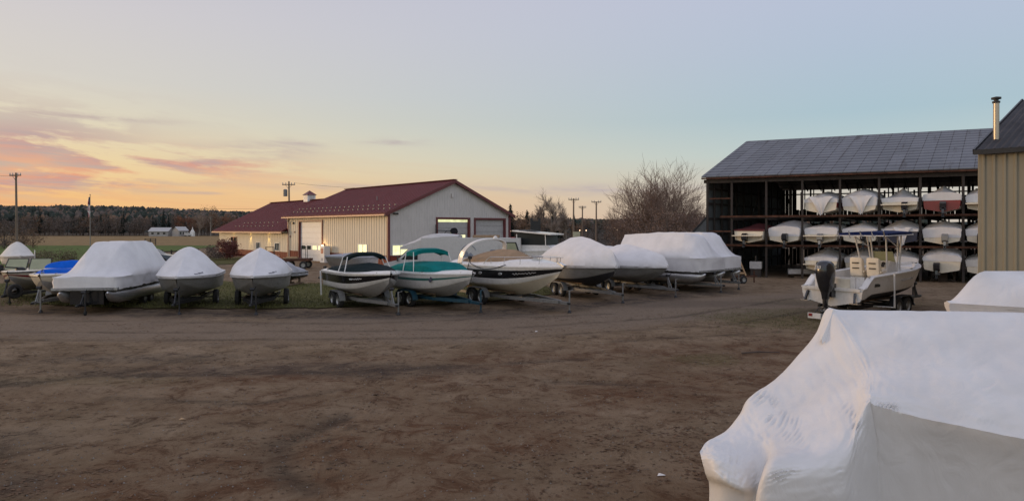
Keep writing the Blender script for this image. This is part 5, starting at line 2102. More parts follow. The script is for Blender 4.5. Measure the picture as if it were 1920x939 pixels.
f_.build('windscreen_frame', M['steelblk'], b2_)
MB().lathe([(0, 0), (.2, 0), (.2, .1), (.1, .16), (0, .16)], (4.2, .1, .93), n=12).build('trolling_motor_mount', M['steelblk'], b2_)
MB().bar((4.2, .1, 1.05), (4.75, -.3, 1.12), .06).build('trolling_motor_shaft', M['steelblk'], b2_)
trailer(loc, rz, 5.2, 'black trailer with upright jack and spare tyre under the cream fishing boat', 'steelblk', kz=.55, track=1.95, skid=True, tongue=.4)
sp = MB().lathe([(.17, -.1), (.29, -.1), (.33, -.06), (.33, .06), (.29, .1), (.17, .1)], (0, 0, 0), 'Y', 18)
tag(sp.build('spare_tyre', M['tyre'], smooth=40, loc=G(27, 30, .62), rz=R(70)), 'spare tyre mounted upright at the trailer tongue at far left', 'tyre')

# boat 1, small wrapped boat far left
h1 = Hull(4.8, 2.0, .8, .08, .7, 2.4, .3, .72, .85)
b1 = wrapped('small wrapped boat on a trailer alone beyond the row at far left', 38, 49, 40, h1, .5,
             [(0, 1.2), (.12, 1.7), (.3, 1.95), (.45, 1.95), (.6, 1.55), (.8, 1.1), (1, .95)], dome(1.6, .8), .35, (M['gel'], M['gel'], M['gel']),
             'dark trailer under the lone small wrapped boat at far left', 'steelblk', seed=21, cover='wrap_old', guides=True)
# small boats by the workshop drive
js = thing('jet_ski', 'grey covered jet ski with a bright blue patch between two rows of boats', 'jet ski', G(562, 41.5, .32), R(-100))
hj = Hull(2.9, 1.15, .42, .08, .5, 2.4, .4, .7, .9)
hj.hull_mesh(n=16).build('hull', (M['black'], M['black']), js, smooth=40)
hj.wrap_mesh([(0, .5), (.1, .78), (.35, .86), (.44, 1.12), (.56, 1.14), (.64, .86), (1, .52)], [(0, .5), (.5, .55), (1, .8)], .4, seed=22, over=.02).build('cover', M['pagrey'], js, smooth=35)
MB().grid([[(1.95 + .06 * i, -.22 + .11 * j, 1.06 - .10 * i - .03 * abs(j - 2)) for j in range(5)] for i in range(4)]).build('blue_patch', M['canvasblue'], js, smooth=40)
stand_ = MB()
for y in (-.3, .3):
    stand_.bar((.2, y, -.2), (2.7, y, -.2), .1)
    stand_.bar((.6, y, -.32), (.6, y, .1), .1)
    stand_.bar((2.0, y, -.32), (2.0, y, .1), .1)
tag(stand_.build('cradle', M['wood'], loc=G(562, 41.5, .32), rz=R(-100)), 'low dark cradle under the covered jet ski', 'cradle')
hq = Hull(4.6, 1.9, .95, .22, .8, 2.2, .28, .7, .8)
loc, rz = frame_of(610, 42.0, -22, 4.6, .5)
bq = thing('aluminium_boat', 'small bare aluminium boat with grey tarp cover behind the black banded bowrider', 'boat', loc, rz)
gel(bq, hq, (M['alu'], M['alu'], M['alu']))
hq.wrap_mesh([(0, 1.1), (.4, 1.35), (.8, 1.3), (1, 1.25)], .6, .9, off=.015, seed=24).build('tarp', M['pagrey'], bq, smooth=35)
trailer(loc, rz, 4.6, 'small trailer under the bare aluminium boat', 'galv', kz=.5, track=1.7)

# extra covered boats peeking over the row on the right
hx_ = Hull(6.0, 2.4, 1.1, .15, .8, 2.5, .32, .7, .8)
for px, d_, phi, kz, top, lab, tl, sd in ((1152, 52, 42, .5, 2.02, 'bluish wrapped boat peeking over the domed wrap, far side', 'trailer under the bluish wrapped boat on the far side', 31),
                                         (1205, 48, 40, .5, 1.66, 'low wrapped boat just showing above the lower wrapped boat', 'trailer under the low wrapped boat at the far side', 32)):
    wrapped(lab, px, d_, phi, hx_, kz, [(0, 1.4), (.15, top * .92), (.45, top), (.7, top * .95), (1, 1.3)], .6, .2, (M['bottom'], M['gelgrey'], M['gelgrey']), tl, seed=sd)
gb = thing('green_covered_boat', 'dark green tarpaulin covered boat far behind the long wrapped pontoon', 'boat', G(1150, 56, .5), R(10))
hg_ = Hull(5.2, 2.2, 1.0, .1, .7, 2.4, .32, .7, .8)
gel(gb, hg_, (M['gelgrey'], M['gel'], M['gel']), n=14)
hg_.wrap_mesh([(0, 1.35), (.3, 1.75), (.7, 1.95), (1, 1.5)], .6, .6, seed=33).build('tarp', M['greenroof'], gb, smooth=35)
gbs = MB()
for x in (1.0, 3.6):
    gbs.box((x, 0, .25), (.3, 1.2, .5))
tag(gbs.build('boat_block', M['wood'], loc=G(1150, 56), rz=R(10)), 'timber blocks under the dark green covered boat', 'blocks')

# pilot house boat
hp_ = Hull(7.4, 2.5, 1.25, .2, .9, 2.3, .32, .7, .8)
loc, rz = frame_of(1102, 44, 62, 7.4, .62)
pb_ = thing('pilot_house_boat', 'white cabin boat with dark windows and sloping white roof, behind the cruiser', 'boat', loc, rz)
gel(pb_, hp_, (M['black'], M['gel'], M['gel']))
hp_.deck_mesh(.08).build('deck', M['gel'], pb_, smooth=40)
cb = MB()
cb.prism([(2.6, 1.3), (5.4, 1.3), (4.95, 1.72), (2.6, 1.72)], 'Y', -1.0, 1.0)
for x, y in ((2.65, -.96), (2.65, .96), (4.80, -.96), (4.80, .96)):
    cb.bar((x, y, 1.5), (x - .05, y * .97, 2.45), .05)
cb.build('cabin', M['gel'], pb_)
MB().prism([(2.66, 1.7), (4.9, 1.7), (4.78, 2.44), (2.66, 2.58)], 'Y', -.93, .93).build('cabin_window', M['glassdark'], pb_)
MB().bar((2.35, 0, 2.68), (5.2, 0, 2.44), 2.25, .08).build('cabin_roof', M['gel'], pb_)
MB().bar((2.5, 0, 2.72), (3.6, 0, 2.66), .9, .05).build('roof_rack', M['steelblk'], pb_)
MB().box((2.35, -.9, 1.75), (.3, .3, 1.0)).build('red_locker', M['red'], pb_)
trailer(loc, rz, 7.4, 'trailer under the white cabin boat behind the cruiser', 'galv', axles=2, kz=.75, track=2.1)
mm = thing('loader_mast', 'black upright loader mast showing behind the cabin boat roof', 'machine', G(1004, 60))
for x in (-.35, .35):
    MB().box((x, 0, 2.2), (.22, .3, 4.4)).build('upright', M['steelblk'], mm)
MB().box((0, -.05, 3.6), (.5, .25, 1.1)).build('carriage', M['steelblk'], mm)
MB().box((0, .6, .8), (1.5, 2.0, 1.1)).build('chassis', M['steelblk'], mm)
for x in (-.75, .75):
    MB().lathe([(0, -.15), (.4, -.15), (.4, .15), (0, .15)], (x, .6, .4), 'X', 14).build('wheel', M['tyre'], mm)

# ------------------------------------------------------------------ motor home
rv = thing('motor_home', 'white motor home with faded blue round emblem, parked behind the teal covered boat', 'motor home', G(868, 46), R(-4))
bx = MB()
sec = [(-2.7, .55), (4.05, .55), (4.05, 2.82), (-2.7, 2.82)]
bx.prism(sec, 'Y', -1.15, 1.15)
bx.build('box_body', M['rv'], rv)
nose = MB()
rws = []
for i in range(9):
    t = i / 8
    x = lerp(-4.15, -.2, t)
    zt = 2.25 + .75 * sin(min(1, t * 1.25) * pi / 2) ** .8 + (.14 * sin(pi * t) if t > .3 else 0)
    zb = 2.05 if t < .55 else lerp(2.05, 2.80, (t - .55) / .45)
    hw_ = lerp(.9, 1.13, min(1, t * 2.2))
    rws.append([(x, -hw_, zb), (x, -hw_, lerp(zb, zt, .75)), (x, -hw_ * .8, zt - .02), (x, 0, zt + .03), (x, hw_ * .8, zt - .02), (x, hw_, lerp(zb, zt, .75)), (x, hw_, zb)])
nose.grid(rws, close=True)
nose.ngon(rws[0])
nose.ngon(rws[-1])
nose.build('roof_fairing', M['rv'], rv, smooth=40)
cab = MB()
cab.prism([(-5.3, .5), (-2.72, .5), (-2.72, 2.03), (-3.6, 2.03), (-4.35, 1.32), (-5.2, 1.12), (-5.32, .9)], 'Y', -.98, .98)
cab.build('cab', M['rv'], rv)
ws = MB().add([(-4.34, -.9, 1.38), (-4.34, .9, 1.38), (-3.68, .82, 2.0), (-3.68, -.82, 2.0)], [(0, 1, 2, 3)])
for v in ws.v:
    v.x -= .03
ws.build('windscreen', M['glass'], rv)
MB().prism([(-4.1, 1.35), (-2.95, 1.35), (-2.95, 1.95), (-3.52, 1.95)], 'Y', -1.0, -.985).build('side_window', M['glass'], rv)
MB().box((-4.3, -1.12, 1.4), (.08, .2, .3)).build('side_mirror', M['plastic'], rv)
for x in (-4.3, 2.9):
    for y in (-.98, .98):
        wheel(rv, (x, y, .38), .38, .24)
MB().tube([(.55 + .5 * cos(a), -1.165, 1.85 + .5 * sin(a)) for a in [R(20) + i * R(140) / 10 for i in range(11)]], .03, 5).build('emblem_arc', M['emblem'], rv)
em = MB()
em.prism([(.2, 1.55), (.95, 1.55), (.7, 1.85), (.55, 1.72), (.42, 2.0)], 'Y', -1.165, -1.155)
em.bar((.1, -1.16, 1.42), (1.0, -1.16, 1.42), .01, .05)
em.bar((.1, -1.16, 1.28), (1.0, -1.16, 1.28), .01, .04)
em.build('emblem', M['emblem'], rv)
em = MB()
em.bar((1.75, -1.16, 1.75), (3.2, -1.16, 1.75), .01, .09)
em.prism([(1.9, 1.85), (2.5, 1.85), (2.35, 2.05), (2.05, 2.05)], 'Y', -1.165, -1.155)
em.build('lettering_band', M['emblem'], rv)
wn_ = MB().prism([(2.85, 1.95), (3.95, 1.95), (3.75, 2.55), (2.85, 2.55)], 'Y', -1.18, -1.15).build('rear_window', M['steelblk'], rv)
MB().prism([(2.93, 2.02), (3.83, 2.02), (3.68, 2.48), (2.93, 2.48)], 'Y', -1.19, -1.17).build('pane', M['glassgreen'], wn_)
MB().box((2.6, -1.155, 1.5), (.03, .02, 1.7)).build('door_seam', M['gelgrey'], rv)
MB().box((1.6, .2, 2.92), (1.8, .8, .18)).build('roof_pod', M['canvastan'], rv)

# dark car behind the pontoon
car = thing('parked_car', 'dark blue car parked on the grass behind the wrapped pontoon', 'car', G(283, 66), R(8))
bd = MB()
rws = []
for y, k in ((-.86, .93), (-.80, 1), (.80, 1), (.86, .93)):
    prof = [(-2.15, .35), (2.1, .35), (2.2, .55), (2.1, .82), (1.2, .95), (.55, 1.40), (.1, 1.5), (-1.0, 1.5), (-1.75, 1.25), (-2.2, 1.0), (-2.22, .6)]
    rws.append([(x, y * (1 if z < 1.0 else .84), .35 + (z - .35) * k) for x, z in prof])
bd.grid(rws, close=True)
bd.ngon(rws[0])
bd.ngon(rws[-1])
bd.build('body', M['carblue'], car, smooth=30)
for y0, y1 in ((-.80, -.765), (.765, .80)):
    MB().prism([(-1.6, 1.05), (1.0, 1.02), (.5, 1.36), (.1, 1.43), (-1.0, 1.43)], 'Y', y0, y1).build('side_window', M['glass'], car)
MB().prism([(1.15, .99), (.57, 1.40), (.53, 1.38), (1.08, .96)], 'Y', -.66, .66).build('windscreen', M['glass'], car)
for x in (-1.35, 1.4):
    for y in (-.8, .8):
        wheel(car, (x, y, .33), .33, .2)
for y in (-.6, .6):
    MB().box((2.17, y, .68), (.08, .32, .14)).build('headlight', M['gel'], car)

# flatbed with lumber, cart cage
ft = thing('flatbed_trailer', 'rusty flatbed trailer with thin stakes parked before the workshop corner', 'trailer', G(557, 58), R(3))
MB().box((0, 0, .78), (2.3, 1.8, .2)).build('bed', M['rustbeam'], ft)
for x in (.6, .95, 1.1):
    MB().bar((x, -.85, .85), (x, -.85, 1.95), .035).build('stake', M['steelblk'], ft)
MB().bar((.6, -.85, 1.9), (1.1, -.85, 1.9), .035).build('stake_rail', M['steelblk'], ft)
for x in (-.75, .75):
    for y in (-.85, .85):
        wheel(ft, (x, y, .34), .34, .2)
for k, (x, y, z, l) in enumerate(((-.5, -.3, .92, 1.2), (-.45, 0, .92, 1.1), (-.4, -.15, 1.0, .9))):
    MB_ = MB().box((x, y, z), (l, .26, .07))
    tag(MB_.build('board', M['newwood'] if k != 1 else M['wood'], loc=G(557, 58), rz=R(3)), ('front pale board lying on the rusty flatbed', 'rear dark board lying on the rusty flatbed', 'topmost short board on the rusty flatbed')[k], 'board')
cg = thing('cart', 'small utility cart with a dark square roll bar by the office window', 'cart', G(507, 70), R(10))
rb_ = MB()
for y in (-.35, .35):
    rb_.tube([(-.45, y, .5), (-.42, y, 1.55), (.30, y, 1.55), (.4, y, .5)], .04, 6)
rb_.build('roll_bar', M['steelblk'], cg)
MB().prism([(-.9, .3), (.9, .3), (.9, .6), (.4, .75), (-.9, .7)], 'Y', -.5, .5).build('body', M['red'], cg)
for x in (-.55, .55):
    for y in (-.5, .5):
        wheel(cg, (x, y, .25), .25, .18)

# ------------------------------------------------------------------ boats on the barn racks
RZB = BA + math.atan2(BD.y, BD.x)
barnM = Matrix.Translation((14.3, 49, 0)) @ Matrix.Rotation(BA, 4, 'Z')
g_rack = 'wrapped boats stored on the barn racks'


def outdrive(parent, y=0.0, z=.1, m='plastic', s=1.0):
    o = MB()
    o.prism([(0, .02), (0, .42), (-.18, .46), (-.40, .34), (-.38, .12), (-.12, -.02)], 'Y', y - .13 * s, y + .13 * s)
    o.prism([(-.16, .05), (-.36, .05), (-.40, -.28), (-.50, -.32), (-.22, -.34)], 'Y', y - .05, y + .05)
    od = o.build('outdrive', M[m], parent, loc=(-.03, 0, z))
    pr = MB()
    for k in range(3):
        a = 2 * pi * k / 3 + .4
        pr.add([(-.46, y, -.2), (-.44, y + .17 * cos(a - .4), -.2 + .17 * sin(a - .4)), (-.48, y + .19 * cos(a), -.2 + .19 * sin(a)), (-.50, y + .17 * cos(a + .5), -.2 + .17 * sin(a + .5))], [(0, 1, 2, 3)])
    pr.lathe([(0, -.55), (.05, -.5), (.05, -.36), (0, -.34)], (0, y, -.2), 'X', 8)
    pr.build('propeller', M['steelblk'], od)
    return od


def rack_boat(bay, level, label, hullm, ridge, p, tmin, seed, L=6.4, B=2.16, Hg=.86, drive='plastic', cover='wrap', platform=False, dq=0.0, dz=0.0, drop=None, hs=None, dead=.23, ds=0.0):
    s = 1.76 + 2.34 * (bay + .5) + .02 + ds
    z = (.42, Z1, Z2)[level] + .09 + dz
    q = -.15 + dq
    lc = barnM @ BP(s, q, z)
    b = thing('stored_boat', label, 'boat', lc, RZB, g_rack)
    h = Hull(L, B, Hg, .12, .7, 2.4, dead, .7, .85)
    gel(b, h, hullm, **(hs or {}))
    h.wrap_mesh(ridge, p, tmin, seed=seed, wr=.02, wav=.08).build('shrink_wrap' if cover != 'maroon' else 'canvas_cover', M[cover], b, smooth=34)
    if drive:
        outdrive(b, random.Random(seed).uniform(-.25, .2), .12, drive).scale = (1.15, 1.35, 1.2)
    if platform:
        MB().box((-.26, 0, Hg * .58), (.5, B * .95, .07)).build('swim_platform', hullm[1], b)
    if drop:
        # film hanging over the transom to a point
        y0, zt, zb, wd = drop
        rr = []
        for i in range(7):
            t = i / 6
            w_ = lerp(wd, .10, t ** .7)
            rr.append([(-.07 - .10 * sin(pi * t) - .03 * sin(j * 1.7 + i), y0 + w_ * (j / 4 - 1), lerp(zt, zb, t) + .05 * sin(j * 1.1)) for j in range(9)])
        MB().grid(rr).build('wrap_flap', M[cover], b, smooth=50)
    return b


W3 = (M['cream'], M['cream'], M['cream'])
R3 = (M['cream'], M['cream'], M['red'])
# top shelf
rack_boat(2, 2, 'wrapped boat with red hull band on the top shelf, leftmost one', R3, [(0, 1.05), (.08, 1.3), (.3, 1.55), (.5, 1.6), (.8, 1.2), (1, 1.0)], .5, .78, 41, drop=(0, 1.1, -.12, .78), hs=dict(side_mi=(1, 2, 2, 2, 1)), drive=None)
rack_boat(3, 2, 'wrapped boat with a boxy rounded cover on the top shelf, second from the left', W3, [(0, 1.15), (.08, 1.5), (.3, 1.72), (.55, 1.7), (.8, 1.3), (1, 1.0)], .38, .35, 42, drop=(-.1, 1.1, -.08, .7), drive=None)
rack_boat(4, 2, 'wrapped boat with a pointed tent peak and square stern on the top shelf', W3, [(0, .98), (.1, 1.15), (.28, 1.72), (.34, 1.5), (.6, 1.45), (1, 1.0)], [(0, .6), (.28, 1.3), (.5, .8), (1, 1)], .72, 43, platform=True)
rack_boat(5, 2, 'wrapped boat with a red stern and tall white cover on the top shelf', (M['cream'], M['red'], M['cream']), [(0, 1.28), (.08, 1.34), (.25, 1.78), (.32, 1.62), (.6, 1.5), (1, 1.0)], [(0, .2), (.25, .9), (.6, .6), (1, 1)], .8, 44, hs=dict(side_mi=(2, 1, 1, 1, 1), rail_mi=1), drive='plastic', platform=False)
rack_boat(6, 2, 'wrapped boat at the right end of the top shelf, cut by the tan wall', W3, [(0, 1.2), (.1, 1.4), (.3, 1.7), (.6, 1.5), (1, 1.0)], .4, .6, 45, platform=True)
# middle shelf
rack_boat(0, 1, 'cream boat with a dark maroon canvas cover on the middle shelf, leftmost', W3, [(.0, .92), (.2, 1.15), (.4, 1.42), (.55, 1.4), (.8, 1.1), (1, .98)], .6, .93, 46, cover='maroon', platform=True, Hg=.86)
rack_boat(1, 1, 'wrapped boat with ribbed square stern on the middle shelf, beside the maroon one', W3, [(0, 1.18), (.1, 1.28), (.4, 1.62), (.6, 1.6), (1, 1.05)], .30, .38, 47)
rack_boat(2, 1, 'wrapped boat with a flat low cover and a pale stern ladder on the middle shelf', W3, [(0, 1.12), (.1, 1.22), (.4, 1.38), (.6, 1.36), (1, 1.0)], .28, .62, 48, drive='aludull', platform=True)
rack_boat(3, 1, 'wrapped boat with a small knobbed ridge on the middle shelf, behind the fishing boat canopy', W3, [(0, 1.05), (.08, 1.22), (.22, 1.42), (.28, 1.36), (.6, 1.45), (1, 1.0)], [(0, .4), (.25, .7), (.6, .5), (1, 1)], .45, 49)
rack_boat(4, 1, 'navy hulled boat under a draped white cover on the middle shelf', (M['cream'], M['navy'], M['cream']), [(0, 1.0), (.1, 1.25), (.3, 1.62), (.6, 1.55), (1, 1.0)], [(0, .6), (.3, .55), (1, .8)], .88, 50, drop=(-.15, 1.05, -.08, .5), hs=dict(bot=0), Hg=.9, drive=None)
rack_boat(5, 1, 'wrapped boat with folded square cover and exposed drive, second from right on middle shelf', W3, [(0, 1.1), (.08, 1.2), (.25, 1.5), (.5, 1.5), (1, 1.0)], .4, .30, 51, drive='aludull')
rack_boat(6, 1, 'yellowish wrapped boat at the right end of the middle shelf', W3, [(0, 1.05), (.1, 1.25), (.3, 1.55), (.6, 1.5), (1, 1.0)], .5, .5, 52)
# ground level
rack_boat(2, 0, 'wrapped boat on the barn floor behind the black outboard motor', W3, [(0, 1.0), (.1, 1.2), (.35, 1.65), (.6, 1.5), (1, 1.0)], [(0, .5), (.3, .8), (1, 1)], .8, 53, platform=True)
rack_boat(3, 0, 'wrapped boat on the barn floor behind the cream seats', W3, [(0, 1.1), (.1, 1.4), (.35, 1.75), (.6, 1.6), (1, 1.0)], .6, .6, 54, dq=.8)
rack_boat(4, 0, 'wrapped boat with a small tent peak on the barn floor behind the white bow', W3, [(0, 1.12), (.08, 1.2), (.25, 1.62), (.32, 1.45), (.6, 1.4), (1, 1.0)], [(0, .35), (.25, 1.1), (.5, .6), (1, 1)], .5, 55)
rack_boat(5, 0, 'wrapped boat with wide flared stern on the barn floor, right of fishing boat', W3, [(0, 1.22), (.06, 1.45), (.3, 1.7), (.6, 1.6), (1, 1.0)], .35, .82, 56, dz=.1)
rack_boat(6, 0, 'greyish wrapped boat on the barn floor by the tan wall', W3, [(0, .98), (.1, 1.2), (.3, 1.4), (.6, 1.35), (1, 1.0)], .5, .5, 57, cover='wrap_old')
for bay, zz in ((2, 0), (3, 0), (4, 0), (5, .1), (6, 0)):
    lc = barnM @ BP(1.76 + 2.34 * (bay + .5) + .02, .1 + (.8 if bay == 3 else 0), 0)
    cr = MB()
    for x in (.9, 3.6):
        cr.box((x, 0, (.50 + zz) / 2), (.3, .5, .48 + zz))
        for y in (-.62, .62):
            cr.bar((x, y, 0), (x, y, .78 + zz), .12)
        cr.bar((x, -.68, .12), (x, .68, .12), .1)
    tag(cr.build('boat_cradle', M['barnpost'], loc=lc, rz=RZB), {2: 'timber cradle under the floor boat behind the outboard motor', 3: 'timber cradle under the floor boat behind the cream seats', 4: 'timber cradle under the peaked floor boat',
        5: 'timber cradle under the wide sterned floor boat', 6: 'timber cradle under the greyish floor boat'}[bay], 'cradle', 'timber cradles on the barn floor')

# odds and ends on the barn floor at left
def BW_(s, q, z=0):
    return barnM @ BP(s, q, z)


aw = thing('wooden_stand', 'triangular wooden A-frame stand leaning before the dark barn bay', 'stand', BW_(2.35, -.6), BA)
for x0, x1 in ((-.62, 0), (.62, 0)):
    MB().bar((x0, 0, 0), (x1, .35, 1.5), .09, .06).build('leg', M['newwood'], aw)
MB().bar((-.50, .05, .3), (.50, .05, .3), .07, .12).build('lower_board', M['newwood'], aw)
MB().bar((-.35, .14, .62), (.35, .14, .62), .06, .10).build('middle_board', M['newwood'], aw)
MB().bar((0, .9, 0), (0, .35, 1.45), .07).build('prop', M['newwood'], aw)
en = thing('engine_block', 'pale boat engine on a stand beside the A-frame stand', 'engine', BW_(3.3, .4), BA)
MB().lathe([(0, 0), (.18, .02), (.18, .3), (.1, .36), (0, .36)], (0, -.45, .75), 'Y', 12).build('flywheel', M['aludull'], en)
MB().box((0, 0, .85), (.8, .9, .5)).build('block', M['gelgrey'], en)
MB().box((0, 0, .3), (.7, .8, .6)).build('stand', M['barnpost'], en)
for y in (-.2, .2):
    MB().tube([(0, y, 1.1), (.0, y, 1.5)], .05, 6).build('riser', M['steelblk'], en)
dn = thing('dinghy', 'low grey dinghy lying on the barn floor in the dark bay', 'dinghy', BW_(5.3, .9, .12), BA + R(5))
Hull(2.7, 1.2, .42, .12, .5, 2.2, .3, .7).hull_mesh(n=14).build('hull', (M['aludull'], M['gelgrey']), dn, smooth=40)
Hull(2.7, 1.2, .42, .12, .5, 2.2, .3, .7).deck_mesh(-.2, dz=.03).build('inner_floor', M['aludull'], dn, smooth=40)
MB().box((1.2, 0, .4), (.25, 1.0, .04)).build('thwart', M['wood'], dn)
dk = MB()
for y in (-.25, .25):
    dk.box((1.3, y, -.06), (1.8, .1, .10))
tag(dk.build('skid', M['wood'], loc=BW_(5.3, .9, .12), rz=BA + R(5)), 'wooden skids under the low grey dinghy', 'skids')
jt = thing('tow_dolly', 'small brown tongue jack dolly on the gravel before the barn corner', 'dolly', G(1402, 42.5), R(20))
MB().bar((-.9, 0, .42), (.7, 0, .42), .08).build('tongue', M['rustbeam'], jt)
MB().bar((.5, 0, 0), (.5, 0, .75), .06).build('jack', M['rustbeam'], jt)
for y in (-.45, .45):
    wheel(jt, (-.7, y, .25), .25, .14)
MB().bar((-.7, -.45, .25), (-.7, .45, .25), .06).build('axle', M['steelblk'], jt)

# ------------------------------------------------------------------ centre console fishing boat
CH = Hull(7.2, 2.5, 1.15, 0, 1.1, 2.6, .36, .74, .62, g=[(0, .66), (.035, .66), (.10, 1.08), (.3, 1.14), (.6, 1.24), (1, 1.42)])
st = Vector((12.15, 25.4, .48))
crz = math.atan2(.60, .80)
cc = thing('fishing_boat', 'white centre console fishing boat with navy canopy, cream seats and a big black outboard', 'boat', st, crz)
CH.hull_mesh(ts=(0, .1, .18, .5, .54, 1.0), side_mi=(0, 1, 1, 1, 1), n=34).build('hull', (M['bottom'], M['gel'], M['black']), cc, smooth=38)
rows = []
for i in range(31):
    u = lerp(.012, .985, i / 30)
    w_, g_ = CH.w(u), CH.g(u) + .055
    ins = min(.24, w_ * .6)
    deckz = .52 if u < .80 else lerp(.52, g_ - .10, sstep(.80, .86, u))
    deckz = min(deckz, g_ - .04)
    r_ = []
    for y, z in ((w_, g_), (w_ - ins * .8, g_ + .02), (w_ - ins, g_ - .02), (w_ - ins - .02, deckz), (0, deckz + .01)):
        r_.append((CH.x(u, g_), max(0, y), z))
    rows.append([(a, -b, c_) for a, b, c_ in r_] + [(a, b, c_) for a, b, c_ in r_[::-1][1:]])
MB().grid(rows).build('inner_liner', M['gel'], cc, smooth=35)
MB().box((.30, 0, .80), (.10, 1.55, .62)).build('transom_bulkhead', M['gel'], cc)
MB().box((.22, -.35, .80), (.05, .5, .5)).build('transom_door', M['cream'], cc)
MB().box((.06, 0, .66), (.26, 2.2, .10)).build('splash_shelf', M['gel'], cc)
# console, seats
co = MB()
co.prism([(3.55, .52), (4.65, .52), (4.45, 1.55), (3.95, 1.62), (3.60, 1.25)], 'Y', -.42, .42)
con = co.build('console', M['gel'], cc)
MB().add([(3.66, -.36, 1.30), (3.66, .36, 1.30), (3.92, .36, 1.58), (3.92, -.36, 1.58)], [(0, 1, 2, 3)]).build('dash_panel', M['cream'], con, loc=(-.02, 0, .02))
for y, z_ in ((-.22, .33), (-.22, .66), (.0, .5), (.18, .33), (.22, .7)):
    x = lerp(3.66, 3.92, z_) - .045
    gd = MB().lathe([(0, -.02), (.075, -.02), (.075, .01), (0, .01)], (0, 0, 0), 'X', 12).build('gauge', M['plastic'], con, loc=(x, y, lerp(1.30, 1.58, z_) + .03))
MB().tube([(3.52 + .05 * cos(a), .18 * cos(a), 1.28 + .17 * sin(a)) for a in [i * pi / 8 for i in range(17)]], .018, 6).build('steering_wheel', M['chrome'], con)
ws_ = MB()
for y in (-.4, .4):
    ws_.bar((4.42, y, 1.55), (4.2, y * .95, 2.0), .03)
ws_.add([(4.42, -.4, 1.56), (4.42, .4, 1.56), (4.2, .38, 2.0), (4.2, -.38, 2.0)], [(0, 1, 2, 3)])
ws_.build('console_screen', M['glassgreen'], con)
for y in (-.33, .33):
    sb = MB()
    prof = [(2.72, .98), (3.2, .98), (3.2, 1.12), (2.9, 1.16), (2.80, 1.30), (2.70, 1.74), (2.58, 1.78), (2.56, 1.62), (2.62, 1.05)]
    rws = []
    for yy, k in ((-.25, .84), (-.23, .95), (-.17, 1), (.17, 1), (.23, .95), (.25, .84)):
        rws.append([(2.85 + (x - 2.85) * k, y + yy, 1.3 + (z - 1.3) * k) for x, z in prof])
    sb.grid(rws, close=True)
    sb.ngon(rws[0])
    sb.ngon(rws[-1])
    se = sb.build('seat', M['seat'], cc, smooth=35)
    for k, zz in enumerate((1.35, 1.56)):
        MB().box((2.565 + .03 * (1 - k) - .02, y, zz), (.03, .26, .045)).build('backrest_slot', M['steelblk'], se)
    MB().tube([(2.62, y - .3, 1.22), (3.1, y - .3, 1.24)], .03, 6).build('armrest', M['seat'], se)
    MB().box((2.95, y, .75), (.45, .55, .46)).build('seat_base', M['gel'], se)
# T-top
tt = MB()
rws = []
for i in range(7):
    u = i / 6
    r_ = []
    for j in range(9):
        v = 2 * j / 8 - 1
        r_.append((lerp(2.45, 4.6, u), v * .98, 2.76 + .06 * (1 - v * v) + .05 * u))
    rws.append(r_)
tt.grid(rws)
tt.grid([[(a, b, c_ - .06) for a, b, c_ in r_] for r_ in rws])
for e_ in ([r_[0] for r_ in rws], [r_[-1] for r_ in rws], rws[0], rws[-1]):
    tt.grid([e_, [(a, b, c_ - .13) for a, b, c_ in e_]])
top = tt.build('canopy', M['canvasnavy'], cc, smooth=35)
fr = MB()
loop = [(2.4, -1.0, 2.66), (4.65, -1.0, 2.71), (4.65, 1.0, 2.71), (2.4, 1.0, 2.66), (2.4, -1.0, 2.66)]
for a, b in zip(loop, loop[1:]):
    fr.tube([a, b], .020, 8)
for y in (-.5, 0, .5):
    fr.tube([(2.4, y, 2.66), (4.65, y, 2.71)], .016, 6)
fr.build('canopy_frame', M['whitetube'], top)
for y in (-.9, -.45, 0, .45, .9):
    MB().tube([(2.38, y, 2.56), (2.24, y, 2.86)], .024, 8).build('rod_holder', M['chrome'], top)
for sg in (-1, 1):
    MB().tube([(4.45, sg * .5, .55), (4.35, sg * .52, 1.4), (4.15, sg * .62, 2.68)], .032, 8).build('canopy_leg', M['whitetube'], cc)
    MB().tube([(4.7, sg * .5, .55), (4.55, sg * .52, 1.4), (4.45, sg * .62, 2.68)], .032, 8).build('canopy_leg', M['whitetube'], cc)
    MB().tube([(3.5, sg * .48, .55), (3.45, sg * .50, 1.4), (3.1, sg * .62, 2.66)], .032, 8).build('canopy_leg', M['whitetube'], cc)
    MB().tube([(4.4, sg * .52, 1.6), (4.2, sg * .58, 2.2), (3.1, sg * .62, 2.62)], .02, 6).build('canopy_brace', M['whitetube'], cc)
for sg in (-1, 1):
    for u in (.1, .6, .9):
        x, y, z = CH.side(u, 1)
        MB().box((x, sg * (y - .12), z + .09), (.18, .04, .04)).build('cleat', M['chrome'], cc)
    tr_ = MB().box((-.12, sg * .95, .18), (.24, .3, .04))
    tr_.build('trim_tab', M['chrome'], cc)
    MB().bar((-.02, sg * .9, .55), (-.16, sg * .95, .2), .08).build('trim_ram', M['plastic'], cc)
x_, y_, z_ = CH.side(.16, .45)
MB().box((x_, -y_ - .005, z_ + .08), (.42, .02, .12)).build('vent_grille', M['steelblk'], cc)
vg = None
x_, y_, z_ = CH.side(.46, .62)
sc_ = MB()
pts = []
for i in range(34):
    t = i / 33
    u = lerp(.42, .60, t)
    x, y, z = CH.side(u, .66, .012)
    pts.append((x, -y, z + .05 * sin(t * 40) * (.5 + .5 * sin(t * 9)) - .02))
sc_.tube(pts, .010, 4)
sc_.build('script_lettering', M['gelgrey'], cc)
# outboard motor: midsection with cowl, lower unit, propeller and number
ob = MB()


